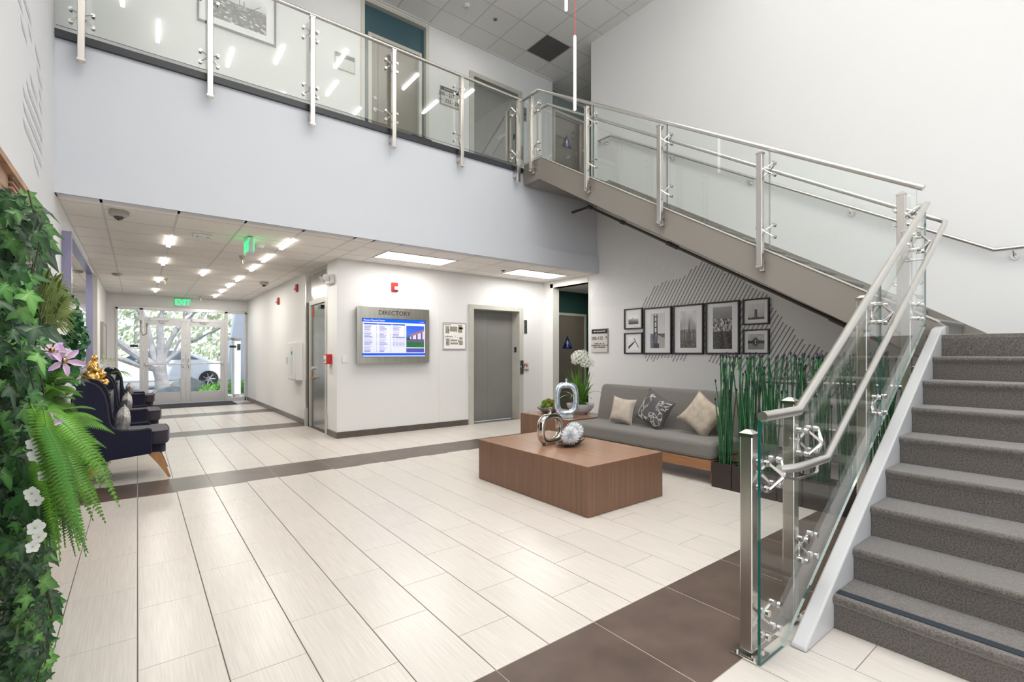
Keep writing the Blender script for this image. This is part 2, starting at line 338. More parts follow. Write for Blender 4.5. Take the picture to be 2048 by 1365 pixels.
for i, (a, c, b, d, k) in enumerate(tiles):
    gx, gy = (GX, GY) if k == 0 else (.0018, .0018)
    if i < 290:
        key = (round(b-a, 3), round(d-c, 3), k)
        if key not in protos:
            hx, hy = (b-a)/2-gx, (d-c)/2-gy; e = .0012
            me = B(); me.add([(-hx,-hy,-.006),(hx,-hy,-.006),(hx,hy,-.006),(-hx,hy,-.006),(-hx,-hy,-e),(hx,-hy,-e),(hx,hy,-e),(-hx,hy,-e),(-hx+e,-hy+e,0),(hx-e,-hy+e,0),(hx-e,hy-e,0),(-hx+e,hy-e,0)],
                [(0,1,5,4),(1,2,6,5),(2,3,7,6),(3,0,4,7),(4,5,9,8),(5,6,10,9),(6,7,11,10),(7,4,8,11),(8,9,10,11)])
            o = me.build('tile', 'btile' if k else 'tile', floor, local=True); protos[key] = o
            o.location = ((a+b)/2, (c+d)/2, 0)
        else: inst(protos[key], floor, ((a+b)/2, (c+d)/2, 0))
    else: rest.box(a+gx, c+gy, -.006, b-gx, d-gy, 0, k)
rest.build('tile', ['tile', 'btile'], floor, kind='stuff')

# walls
struct('wall_left', 'wall_left', [(-.75, -6, 0, XL, 10.0, ZU+.1)])
struct('wall_left_corridor', 'wall', [(-3, 12.27, 0, XL, 12.4, ZC), (-.75, 12.4, 0, XL, 15.6, ZC), (-3.1, 9.9, 0, -3, 12.4, ZC), (-3, 9.9, 0, -.75, 10, ZC)])
struct('wall_directory', 'wall', [(2.48, YD, 0, 4.93, YD+.12, 2.9), (4.93, YD, 2.272, 6.22, YD+.12, 2.9), (6.22, YD, 0, 6.8, YD+.12, 2.9), (2.595, YD+.12, 0, 2.62, YD+.9, 2.9)])
bx('trim_1', 'trimw', (4.29, YD-.006, 0, 4.305, YD, 2.84), kind='structure')
struct('wall_corridor_right', 'wall', [(2.48, YD+.12, 0, 2.595, 8.18, 2.88), (2.48, 9.5, 0, 2.62, 15.6, 2.88), (2.48, 8.18, 2.82, 2.62, 9.5, 2.88)])
struct('wall_right', 'wall', [(XR, -6, 0, 6.95, 6.397, 4.3), (XR, 6.397, 2.70, 6.95, 7.471, 4.3), (XR, 7.471, 0, 6.95, 8.0, 4.3), (XR, -6, 4.3, 6.95, 6.33, ZU+.1), (6.95, 6.2, 4.38, 10, 6.33, ZU+.1)])
struct('wall_back', 'wall', [(-.8, -6.15, 0, 7.0, -6, ZU+.1)])
struct('wall_mezzanine_back', 'wall', [(XL, 7.72, 4.35, 2.87, 7.84, ZU+.05), (4.10, 7.72, 4.35, 4.95, 7.84, ZU+.05), (2.87, 7.72, 7.16, 4.10, 7.84, ZU+.05), (4.95, 7.72, 6.69, 6.225, 7.84, ZU+.05), (6.225, 7.72, 4.35, 7.085, 8.0, ZU+.05)])
struct('wall_mezzanine_end', 'dteal', [(7.085, 8.0, 4.35, 10, 8.1, ZU+.05)])
struct('wall_mezzanine_side', 'wall', [(10, 6.2, 4.35, 10.1, 8.1, ZU+.1)])
struct('wall_vestibule', 'dteal', [(6.95, 8.0, 0, 9.0, 8.1, 2.78), (9.0, 6.2, 0, 9.1, 8.1, 2.78), (6.95, 6.2, 0, 9.0, 6.3, 2.78)])
struct('ceiling_vestibule', 'ceil', [(6.95, 6.2, 2.76, 9.1, 8.1, 2.8)])
# mezzanine slab, fascia with its thicker lower course and the black edge strip
struct('floor_mezzanine', 'carpet', [(XL, YF+.08, 4.28, 10, 8.1, ZF)])
struct('wall_fascia', 'wall_blue', [(XL, YF+.03, 3.13, XR, YF+.12, 4.345), (XL, YF-.02, ZC, XR, YF+.12, 3.13)])
struct('trim_2', 'bstrip', [(XL, YF-.005, 4.30, 4.99, YF+.10, 4.372)])
struct('trim_3', 'trimw', [(XL, YF+.06, 4.372, 4.99, YF+.2, 4.40)])
# wide opening jamb of the vestibule
struct('trim_4', 'trimw', [(XR-.012, 7.385, 0, XR+.16, 7.471, 2.78), (XR-.012, 6.397, 2.70, XR+.16, 7.47, 2.79)])
bx('trim_5', 'trimw', (XR-.004, 6.36, 0, XR+.15, 6.397, 2.72), kind='structure')

def ceiling(name, m, gapm, x0, x1, y0, y1, z, ox, oy, px, py, holes, up=1):
    c = struct(name, gapm, [(x0+.01, y0+.04, z+.012, x1-.01, y1-.01, z+.06)])
    xs = sorted({x0, x1} | {ox+k*px for k in range(-40, 40) if x0+.04 < ox+k*px < x1-.04}); ys = sorted({y0, y1} | {oy+k*py for k in range(-60, 60) if y0+.04 < oy+k*py < y1-.04})
    g = B(); t = .011
    for x in xs: g.box(max(x-t, x0), y0, z, min(x+t, x1), y1, z+.01)
    for y in ys:
        for a, b in zip(xs, xs[1:]): g.box(a+t, max(y-t, y0), z, b-t, min(y+t, y1), z+.01)
    g.build('grid_bar', 'tbar', c)
    P = {}
    for a, b in zip(xs, xs[1:]):
        for e, f in zip(ys, ys[1:]):
            cx, cy = (a+b)/2, (e+f)/2
            if any(h[0] < cx < h[2] and h[1] < cy < h[3] for h in holes): continue
            hx, hy = (b-a)/2-t+.0008, (f-e)/2-t+.0008
            if hx < .02 or hy < .02: continue
            key = (round(hx, 3), round(hy, 3))
            if key not in P: P[key] = B().box(-hx, -hy, -.005, hx, hy, .005).build('ceiling_tile', m, c, local=True); P[key].location = (cx, cy, z+.0065)
            else: inst(P[key], c, (cx, cy, z+.0065))
    return c
ceiling('ceiling_corridor', 'ceil', 'ceilgap', XL, 2.48, YF-.01, 15.6, ZC, .345, 6.40, .6275, .61, [])
struct('ceiling_side_passage', 'ceil', [(-3, 10, ZC, XL, 12.27, ZC+.05)])
ceiling('ceiling_elevator_lobby', 'ceil', 'ceilgap', 2.48, XR, YF-.01, YD, ZC, 2.87, 6.68, .62, .61, [(2.87, 6.68, 4.11, 7.29), (5.35, 6.68, 6.59, 7.29)])
cu = ceiling('ceiling', 'ceilu', 'ceilgap', 2.5, 10, 3.2, 8.1, ZU, 5.97, 6.03, .62, .62, [(5.97, 6.65, 6.59, 7.27)])
struct('ceiling_plain', 'ceilu', [(XL, -6, ZU, 2.5, 8.1, ZU+.1), (2.5, -6, ZU, XR, 3.2, ZU+.1)])
bx('trim_6', 'tbar', (XL, 7.70, ZU-.03, 7.085, 7.722, ZU), kind='structure')

# baseboards built of tiles
def baseboard(name, axis, fixed, a0, a1, step, nrm, h=.10):
    b = None; a = a0; i = 0
    root = B()
    if axis == 'x': root.box(a0, fixed, 0, a1, fixed+nrm*.004, h-.004)
    else: root.box(fixed, a0, 0, fixed+nrm*.004, a1, h-.004)
    r = root.build(name, 'lgrout', kind='structure')
    while a < a1-.02:
        e = min(a+step, a1)
        q = (a+.0015, fixed+nrm*.002, 0, e-.0015, fixed+nrm*.011, h) if axis == 'x' else (fixed+nrm*.002, a+.0015, 0, fixed+nrm*.011, e-.0015, h)
        bx('baseboard_tile', 'base', q, r); a = e
baseboard('baseboard_directory', 'x', YD, 2.47, 4.93, .305, -1)
baseboard('baseboard_lobby', 'x', YD, 6.23, 6.79, .305, -1)
baseboard('baseboard_corridor_near', 'y', 2.48, YD, 8.17, .305, -1)
baseboard('baseboard_corridor', 'y', 2.48, 9.51, 15.55, .305, -1)
baseboard('baseboard_right', 'y', XR, 1.7, 6.36, .305, -1)
baseboard('baseboard_left', 'y', XL, 5.1, 9.95, .305, 1)

# ------------------------------------------------------------------ murals (flat paint on the walls)
def stripe_set(name, place, segs, wid, m, label, slope, d=.0012):
    b = B()
    for a0, z0, a1, z1, w_ in segs:
        b.add([place(a0-w_, z0, d), place(a0+w_, z0, d), place(a1+w_, z1, d), place(a1-w_, z1, d)], [(0,1,2,3)])
    return tag(b.build(name, m), label, 'mural')
# picture wall: slanted lines leaning up towards the stair; y decreases to the right
P = FE(XR)
def tophill(y):   # upper outline of the dark hill
    pts = [(5.30, 2.0), (5.179, 2.128), (4.924, 2.475), (4.701, 2.517), (4.608, 2.568), (4.36, 2.56), (4.208, 2.686), (4.024, 2.763), (3.934, 2.738), (3.752, 2.629), (3.537, 2.496), (3.378, 2.39), (3.255, 2.314), (3.106, 2.207), (2.976, 1.99), (2.836, 1.77), (2.6, 1.5), (2.2, 1.35)]
    for (a, b), (c, d) in zip(pts, pts[1:]):
        if c <= y <= a: return b+(d-b)*(a-y)/(a-c)
    return 1.2
segs = []; segs2 = []
RA = random.Random(3); SL = .58
for i in range(62):
    y0 = 5.66-i*.0622             # foot of the line at z=1.25
    zt = 1.25
    for s_ in range(400):
        z = 1.25+s_*.006; y = y0-(z-1.25)*SL
        if z > tophill(y) and y < 5.25: zt = z; break
    zt -= RA.uniform(0, .05)
    ym = y0
    zb = 1.22+RA.uniform(-.02, .06) if ym > 4.35 else (1.33 if ym > 3.95 else 1.22-max(0, (3.95-ym))*.22)
    if y0 > 5.12: zb = max(zb, 1.25+(y0-5.12)/SL*.9)
    if zt > zb+.1: segs.append((y0-(zb-1.25)*SL, zb, y0-(zt-1.25)*SL, zt, .0098))
stripe_set('wall_mural', P, segs, .01, 'mural', 'dark grey diagonal line mural shaped like a hill behind the framed photographs', 0)
for i in range(30):
    y0 = 6.35-i*.055; f = i/29
    zb = 2.20-.02*i*0+.25*max(0, f-.45); zt = (2.78+.03*math.sin(i) if f < .4 else 3.0-.6*(f-.4)+.03*math.sin(i*2))
    y1 = y0+.15
    segs2.append((y1-(zb-2)*SL, zb, y1-(zt-2)*SL, zt, .0065))
stripe_set('wall_mural', P, segs2, .006, 'mural2', 'faint pale diagonal line mural near the vestibule opening, left of the dark one', 0)
P = FW(XL); b = B()
for (ya, za, yb, zb) in [(4.36,3.66,4.56,3.65),(4.5,3.77,4.89,3.75),(4.53,3.55,4.71,3.53),(4.81,3.65,4.91,3.64),(5.09,3.65,5.31,3.62),(5.2,3.52,5.41,3.5),(4.89,3.33,5.15,3.3),(4.62,3.12,5.41,3.08),(4.75,3.22,5.38,3.18),(4.62,3.02,5.39,2.97),(4.62,2.91,5.37,2.86),(5.04,2.78,5.25,2.75),(5.28,3.4,5.36,3.39),(5.3,3.3,5.38,3.29)]:
    h = .026; b.add([P(ya-.03, za+h, .0015), P(ya+.03, za-h, .0015), P(yb+.03, zb-h, .0015), P(yb-.03, zb+h, .0015)], [(0,1,2,3)])
tag(b.build('wall_emblem', 'mural3'), 'lilac grey slanted bars of an emblem painted high on the left wall', 'mural')
sg = thing('wall_lettering', 'thin grey wall lettering high on the left wall, mirrored in the stair glass', 'sign', (XL, 2.6, 3.55))
text('PIONEER', .26, (XL+.003, 2.55, 3.58), 'W', 'murals', sg)
text('FINANCIAL\nCENTER', .13, (XL+.003, 3.75, 3.58), 'W', 'murals', sg)

# ------------------------------------------------------------------ corridor end: storefront window and doors
YE = 15.6
struct('wall_end', 'wall', [(-.75, YE, 2.54, 2.62, YE+.15, 2.95), (-.75, YE, 0, -.43, YE+.15, 2.54), (2.47, YE, 0, 2.62, YE+.15, 2.54)])
wf = struct('window_1', 'alu', [(-.43, YE-.02, 2.46, 2.47, YE+.10, 2.54), (-.43, YE-.02, 0, -.39, YE+.1, 2.5), (2.42, YE-.02, 0, 2.47, YE+.1, 2.5), (.04, YE-.02, 0, .115, YE+.1, 2.5), (1.93, YE-.02, 0, 2.0, YE+.1, 2.5),
  (-.43, YE-.02, 0, .05, YE+.1, .10), (2.0, YE-.02, 0, 2.45, YE+.1, .10), (.115, YE-.02, 2.19, 1.93, YE+.1, 2.27)])
for a in ((-.39, .10, .04, 2.46), (2.0, .10, 2.42, 2.46), (.115, 2.27, 1.93, 2.46)): bx('pane', 'glassb', (a[0], YE+.035, a[1], a[2], YE+.045, a[3]), wf)
def sdoor(name, x0, x1, hs):
    d = struct(name, 'alu', [(x0, YE+.0, .02, x0+.105, YE+.05, 2.18), (x1-.105, YE+.0, .02, x1, YE+.05, 2.18), (x0+.1, YE+.0, .02, x1-.1, YE+.05, .31), (x0+.1, YE+.0, 2.07, x1-.1, YE+.05, 2.18)])
    bx('pane', 'glassb', (x0+.105, YE+.02, .31, x1-.105, YE+.03, 2.07), d)
    b = B().box(x0+.06, YE-.075, 1.045, x1-.06, YE-.045, 1.085); b.box(x0+.04, YE-.08, 1.03, x0+.085, YE, 1.10); b.box(x1-.085, YE-.08, 1.03, x1-.04, YE, 1.10); b.build('push_bar', 'steel', d, bevel=.004)
    hx = x1-.055 if hs > 0 else x0+.055
    b = B().box(hx-.03, YE-.02, .93, hx+.03, YE, 1.23).tube([(hx, YE-.02, 1.2), (hx, YE-.07, 1.17), (hx, YE-.07, .99), (hx, YE-.02, .96)], .012); b.build('pull_handle', 'steel', d, smooth='auto')
    cx = x0+.33
    B().box(cx-.20, YE-.09, 2.19, cx+.2, YE-.02, 2.27).tube([(cx, YE-.06, 2.19), (cx+.02, YE-.06, 2.14), (cx+.12, YE-.01, 2.13)], .01, 6).build('door_closer', 'alu', d, bevel=.004)
sdoor('door_1', .118, 1.02, 1); sdoor('door_2', 1.028, 1.93, -1)
c_ = tag(B().tube([(.07, YE-.03, 2.12), (.07, YE-.05, 1.9), (.12, YE-.06, 1.8), (.19, YE-.05, 1.86), (.19, YE-.02, 2.05)], .008, 6).box(.055, YE-.045, 2.1, .085, YE-.02, 2.19).box(.175, YE-.03, 2.03, .205, YE, 2.12).build('cable_loop', 'gpaint', smooth='auto'), 'grey cable loop joining the door leaf to its frame', 'cable')
for x in (-.07, 2.12):
    s = bx('window_plate', 'black', (x-.08, YE-.03, 1.50, x+.08, YE-.022, 1.56)); tag(s, 'small black plate on the %s side light of the entrance' % ('left' if x < 1 else 'right'), 'sign')
tag(bx('door_mat', 'mat_', (-.35, 14.5, .001, 2.08, 15.5, .012), bevel=.003), 'charcoal entrance mat lying in front of the glass doors', 'mat')

# ------------------------------------------------------------------ exit signs
def exit_sign(label, loc, rz, arrow=False):
    t = thing('exit_sign', label, 'sign', (0,0,0), 'exit signs')
    B().box(-.155, -.03, 0, .155, .03, .20).build('housing', 'exitbox', t, bevel=.006)
    for sy in ((-1, 1) if arrow else (-1,)):
        o = text('EXIT', .205, (0, sy*.032, .098), 'N', 'exitg', t, bold=.0025); o.scale = (.82, 1, 1)
        if sy > 0: o.rotation_euler = (PI/2, 0, PI)
    if arrow: B().box(-.06, -.05, .2, .06, .05, .212).build('mount', 'white_plastic', t)
    t.location = loc; t.rotation_euler = (0, 0, rz); return t
exit_sign('lit green exit sign on the wall above the glass doors', (.95, YE-.032, 2.595), 0)
exit_sign('lit exit sign hanging edge-on from the corridor ceiling by the fascia', (1.145, 7.05, 2.628), -PI/2, True)

# ------------------------------------------------------------------ corridor right wall door with steel transom
d = struct('door_3', 'steel', [(2.475, 8.18, 0, 2.60, 8.24, 2.82), (2.475, 9.44, 0, 2.60, 9.5, 2.82), (2.475, 8.24, 2.76, 2.6, 9.44, 2.82)])
bx('transom_panel', 'dsteel', (2.53, 8.24, 2.30, 2.55, 9.44, 2.76), d); bx('side_panel', 'dsteel', (2.53, 9.30, 0, 2.55, 9.44, 2.3), d); bx('side_panel', 'dsteel', (2.53, 8.24, 0, 2.55, 8.36, 2.3), d)
B().box(2.50, 8.33, 0, 2.56, 8.40, 2.30).box(2.50, 9.26, 0, 2.56, 9.33, 2.30).box(2.50, 8.40, 2.22, 2.56, 9.26, 2.30).build('inner_frame', 'eframe', d, bevel=.004)
bx('door_leaf', 'dsteel', (2.53, 8.40, .01, 2.555, 9.26, 2.22), d); bx('door_closer', 'black', (2.48, 8.55, 2.12, 2.53, 8.72, 2.18), d)
for y in (8.21, 9.46): bx('kick_block', 'eframe', (2.462, y-.05, 0, 2.5, y+.05, .33), d)
B().cyl((2.53, 9.12, 1.08), (2.49, 9.12, 1.08), .032).build('deadbolt', 'steelf', d, smooth='auto')
B().cyl((2.53, 9.12, .90), (2.515, 9.12, .90), .035).cyl((2.52, 9.12, .9), (2.475, 9.12, .9), .012).tube([(2.475, 9.125, .9), (2.47, 9.0, .9)], .011).build('lever_handle', 'brass', d, smooth='auto')
t = bx('red_notice', 'red', (2.524, 9.14, 2.0, 2.53, 9.2, 2.19)); tag(t, 'small red notice at the top of the steel corridor door', 'sign')

# ------------------------------------------------------------------ elevators on both floors
def elevator(name, z0, x0, x1, yw, top, labels):
    e = struct(name, 'eframe', [(x0, yw-.03, z0, x0+.10, yw+.24, top), (x1-.10, yw-.03, z0, x1, yw+.24, top), (x0+.1, yw-.03, top-.08, x1-.1, yw+.24, top)])
    w_ = (x1-x0-.2); a = x0+.10
    bx('door_panel', 'elev', (a, yw+.20, z0+.01, a+w_*.42, yw+.225, top-.08), e)
    bx('door_panel', 'elev', (a+w_*.42+.012, yw+.215, z0+.01, x1-.1, yw+.235, top-.08), e); bx('door_gap', 'black', (a+w_*.42, yw+.22, z0+.01, a+w_*.42+.012, yw+.236, top-.08), e)
    bx('sill', 'steel', (a, yw-.0, z0-.001, x1-.1, yw+.24, z0+.004), e)
    bx('floor_plate', 'black', (x1-.101, yw+.07, z0+1.36, x1-.106, yw+.14, z0+1.47), e)
    return e
e1 = elevator('door_4', 0, 4.93, 6.235, YD, 2.27, 0)
e2 = elevator('door_5', ZF, 4.95, 6.225, 7.72, 6.69, 0)
for z, y, w1 in ((0, YD, 1), (ZF, 7.72, 2)):
    t = thing('call_station', 'steel elevator call button plate beside the elevator on the %s floor' % ('ground' if w1 == 1 else 'upper'), 'button', (6.2, y-.03, z+.9))
    bx('plate', 'steel', (6.14, y-.042, z+.92, 6.232, y-.03, z+1.20), t, bevel=.003); B().cyl((6.19, y-.03, z+1.07), (6.19, y-.052, z+1.07), .022).build('button', 'steelf', t, smooth='auto')
    t = thing('hall_lantern', 'narrow steel hall lantern right of the %s elevator' % ('ground floor' if w1 == 1 else 'upper floor'), 'indicator', (6.31, y, z+1.8))
    bx('plate', 'steel', (6.27, y-.012, z+1.75, 6.35, y, z+2.03), t, bevel=.003); B().cyl((6.31, y-.01, z+1.89), (6.31, y-.02, z+1.89), .012).build('lamp', 'black', t)
t = thing('fire_notice', 'small white notice with a red flame beside the elevator call plate', 'sign', (6.32, YD, 1.0))
bx('card', 'signw', (6.245, YD-.004, .96, 6.40, YD, 1.15), t)
B().add([(6.345+x*.03, YD-.006, 1.095+z*.04) for x, z in ((0,1),(.7,0),(.4,-.8),(-.4,-.8),(-.7,0))], [(0,1,2,3,4)]).build('flame', 'red', t)
B().add([(6.255,YD-.006,1.05),(6.275,YD-.006,1.05),(6.31,YD-.006,1.11),(6.31,YD-.006,1.13),(6.29,YD-.006,1.13)], [(0,1,2,3,4)]).build('symbol', 'ink', t)
text('IN CASE OF FIRE\nUSE STAIRS', .022, (6.322, YD-.006, 1.0), 'N', 'ink', t)

# ------------------------------------------------------------------ upper floor doors
d = struct('door_6', 'cframe', [(2.87, 7.70, ZF, 2.93, 7.86, 7.17), (4.04, 7.70, ZF, 4.10, 7.86, 7.17), (2.93, 7.70, 7.11, 4.04, 7.86, 7.17)])
bx('transom_panel', 'teal', (2.93, 7.79, 6.66, 4.04, 7.82, 7.11), d); bx('side_panel', 'teal', (2.93, 7.79, ZF, 3.01, 7.82, 6.66), d); bx('side_panel', 'teal', (3.985, 7.79, ZF, 4.04, 7.82, 6.66), d)
B().box(3.01, 7.75, ZF, 3.07, 7.85, 6.66).box(3.93, 7.75, ZF, 3.985, 7.85, 6.66).box(3.07, 7.75, 6.60, 3.93, 7.85, 6.66).build('inner_frame', 'cframe', d, bevel=.004)
bx('door_leaf', 'taupe', (3.07, 7.82, ZF+.01, 3.93, 7.85, 6.60), d)
B().cyl((3.14, 7.82, 5.62), (3.14, 7.79, 5.62), .03).build('deadbolt', 'steelf', d, smooth='auto')
B().cyl((3.14, 7.82, 5.42), (3.14, 7.78, 5.42), .035).tube([(3.14, 7.77, 5.42), (3.26, 7.765, 5.41)], .011).build('lever_handle', 'steelf', d, smooth='auto')
t = thing('waste_box', 'dark low box standing on the upper floor by the teal-framed door', 'box', (3.75, 7.5, ZF)); bx('body', 'console', (3.6, 7.35, ZF, 3.95, 7.6, ZF+.55), t, bevel=.01); bx('lid', 'black', (3.59, 7.34, ZF+.55, 3.96, 7.61, ZF+.6), t, bevel=.01)
def restroom(name, x0, x1, y, z0, top, tri, ctr):
    d = struct(name, 'cframe', [(x0, y-.03, z0, x0+.06, y, top), (x1-.06, y-.03, z0, x1, y, top), (x0+.06, y-.03, top-.06, x1-.06, y, top)])
    bx('door_leaf', 'taupe', (x0+.06, y-.012, z0+.01, x1-.06, y-.002, top-.06), d)
    s = thing('restroom_sign', 'dark blue triangular restroom sign with a white figure on the %s floor door' % tri, 'sign', (ctr[0], y-.012, ctr[1]))
    cx, cz = ctr; h = .29
    B().prism([(-.155, -h/2), (.155, -h/2), (0, h/2)], lambda a, b, w_: (cx+a, y-.012-w_, cz+b), 0, .006).build('panel', 'blue', s)
    b = B(); yy = y-.0195
    b.add([(cx+.016*math.cos(a*PI/6), yy, cz+.035+.016*math.sin(a*PI/6)) for a in range(12)], [tuple(range(12))])
    for q in ((-.024, -.04, .024, .014), (-.02, -.095, -.004, -.04), (.004, -.095, .02, -.04), (-.036, -.03, -.028, .012), (.028, -.03, .036, .012)): b.add([(cx+q[0], yy, cz+q[1]), (cx+q[2], yy, cz+q[1]), (cx+q[2], yy, cz+q[3]), (cx+q[0], yy, cz+q[3])], [(0,1,2,3)])
    b.tube([(cx+.075+.018*math.cos(a), yy, cz-.055+.02*math.sin(a)) for a in [i*PI/5 for i in range(2, 10)]], .003, 4)
    b.build('figure', 'white_plastic', s); text('MEN', .034, (cx, yy, cz-.115), 'N', 'white_plastic', s)
    return d
restroom('door_7', 7.30, 8.40, 8.0, 0, 2.265, 'ground', (7.79, 1.60))
restroom('door_8', 7.34, 8.50, 8.0, ZF, 6.82, 'upper', (7.77, 6.20))
t = struct('trim_7', 'cframe', [(7.085, 7.965, 7.13, 10, 8.0, 7.19)])
# ================================================================== STAIR
st = thing('staircase', 'carpeted charcoal stair with grey steel stringers turning at a landing up to the mezzanine', 'staircase', (2.7, 0, 0))
RZ, RX, RX0 = .1656, .2693, 2.70
def stepprof(run, rise):
    p = [(0, -rise-.05), (0, -.045), (-.014, -.035), (-.020, -.022), (-.018, -.010), (-.010, -.002), (0, 0), (run+.01, 0), (run+.01, -.09)]
    return p
p0 = B().prism(stepprof(RX, RZ), lambda a, b, w_: (RX0+a, w_, RZ+b), -.95, .906).build('step', 'carpet', st)
p0.data.polygons.foreach_set('use_smooth', [True]*len(p0.data.polygons)); p0.data.set_sharp_from_angle(angle=math.radians(40))
for i in range(1, 8): inst(p0, st, (i*RX, 0, i*RZ))
bx('anti_slip_strip', 'nosing', (2.722, -.95, RZ+.0005, 2.770, .906, RZ+.004), st)
Lz = 9*RZ
b = B().prism([(-.02, -.2), (-.02, -.03), (-.01, -.003), (.01, 0), (1.945, 0), (1.945, -.2)], lambda a, b, w_: (4.855+a, w_, Lz+b), -.95, 1.0); b.build('landing', 'carpet', st)
UZ, UY, UY0 = .1712, .2916, 1.11
q0 = B().prism(stepprof(UY, UZ), lambda a, b, w_: (w_, UY0+a, Lz+UZ+b), 5.052, 6.772).build('step', 'carpet', st)
q0.data.polygons.foreach_set('use_smooth', [True]*len(q0.data.polygons)); q0.data.set_sharp_from_angle(angle=math.radians(40))
for i in range(1, 17): inst(q0, st, (0, i*UY, i*UZ))
bx('landing', 'carpet', (5.052, 5.77, 4.20, 6.8, YF+.1, Lz+17*UZ), st)
# lower stringer: rounded box section lying along the flight
prof = [(2.372, .0), (2.372, .018), (4.86, 1.535), (4.98, 1.56), (4.98, 1.20), (4.80, 1.10), (2.96, 0)]
B().prism(prof, lambda a, b, w_: (a, w_, b), .908, .976).build('stringer', 'gpaint2', st, bevel=.014, seg=3)
# upper stringer
prof = [(.905, 1.262), (.905, 1.555), (.955, 1.592), (5.68, 4.402), (6.12, 4.402), (6.12, 4.092), (5.74, 4.088), (.98, 1.262)]
B().prism(prof, lambda a, b, w_: (w_, a, b), 4.98, 5.05).build('stringer', 'gpaint', st, bevel=.004, seg=1)
prof = [(.955, 1.594), (5.68, 4.404), (6.12, 4.404), (6.12, 4.414), (5.675, 4.414), (.955, 1.606)]
B().prism(prof, lambda a, b, w_: (w_, a, b), 4.972, 5.055).build('stringer_cap', 'cframe', st)
prof = [(.90, Lz-.1), (.90, 1.535), (1.40, 1.85), (5.86, 4.495), (6.1, 4.495), (6.1, 4.3), (1.2, 1.4)]
B().prism(prof, lambda a, b, w_: (w_, a, b), 6.772, 6.798).build('wall_skirt', 'gpaint', st)
bx('wall_skirt', 'gpaint', (6.772, -.95, Lz, 6.798, .90, Lz+.02), st)
B().prism([(1.0, 1.26), (5.74, 4.08), (6.1, 4.08), (6.1, 4.12), (5.72, 4.12), (1.0, 1.32)], lambda a, b, w_: (w_, a, b), 5.05, 6.79).build('soffit', 'gpaint', st)
B().prism([(2.98, 0), (4.85, 1.14), (6.79, 1.14), (6.79, 1.28), (4.8, 1.28), (2.80, 0)], lambda a, b, w_: (a, w_, b), -.95, .907).build('soffit', 'gpaint', st)

def post(parent, x, y, z0, z1, bracket=None, plate=False, s=.028):
    b = B().box(x-s, y-s, z0+.02, x+s, y+s, z1-.025)
    p = b.build('post', 'steel', parent, bevel=.005)
    def cap(z, q):
        c = B().box(x-s-.004, y-s-.004, z, x+s+.004, y+s+.004, z+q*.016)
        e = s+.002; zz = z+q*.016; tz = z+q*.032
        c.add([(x-e,y-e,zz),(x+e,y-e,zz),(x+e,y+e,zz),(x-e,y+e,zz),(x-.01,y-.01,tz),(x+.01,y-.01,tz),(x+.01,y+.01,tz),(x-.01,y+.01,tz)], [(0,1,5,4),(1,2,6,5),(2,3,7,6),(3,0,4,7),(4,5,6,7)])
        c.build('post_cap', 'steelf', p)
    cap(z1-.03, 1)
    if not plate: cap(z0+.03, -1)
    if bracket:
        for bb in bracket: bx('bracket', 'steelf', bb, p, bevel=.003)
    if plate:
        bx('base_plate', 'steelf', (x-.062, y-.062, 0, x+.062, y+.058, .009), p, bevel=.001)
        for dx, dy in ((-.042, -.04), (-.042, .036), (.042, .036), (.042, -.04)):
            B().cyl((x+dx, y+dy, .009), (x+dx, y+dy, .02), .009, 6).build('bolt', 'steelf', p)
        B().cyl
    return p
def spider(parent, pl, a, b, back=-.045, inner=False, da=.08, db=.058, r=.017):
    """pl(a,b,d): d>0 is the side away from the post"""
    s = B()
    hub = pl(a, b, back); s.tube([pl(a, b, back-.02), pl(a, b, back+.012)], .013, 8)
    for u in (-1, 1):
        for v in (-1, 1):
            e = pl(a+u*da, b+v*db, -.022)
            s.tube([pl(a, b, back), e], [.0095, .0055], 6)
            s.tube([pl(a+u*da, b+v*db, -.026), pl(a+u*da, b+v*db, -.007)], r, 14)
            s.tube([pl(a+u*da, b+v*db, .007), pl(a+u*da, b+v*db, .020)], r, 14)
    if inner:
        for u in (-1, 1):
            for v in (-1, 1):
                s.tube([pl(a+u*da, b+v*db, .02), pl(a+u*da, b+v*db, .028)], r*.85, 12)
                s.tube([pl(a+u*da, b+v*db, .024), pl(a, b, .062)], [.0055, .0085], 6)
        s.tube([pl(a, b, .05), pl(a, b, .07)], .012, 8)
    s.build('spider_clamp', 'steelf', parent, smooth='auto')
def pane(parent, pl, poly, t=.006):
    n = len(poly); b = B(); vs = [pl(x, z, -t) for x, z in poly]+[pl(x, z, t) for x, z in poly]
    b.add(vs, [tuple(range(n)), tuple(range(n, 2*n))[::-1]], 0)
    b.add(vs, [(i, (i+1) % n, n+(i+1) % n, n+i) for i in range(n)], 1)
    b.build('glass_panel', ['glass', 'edge'], parent)

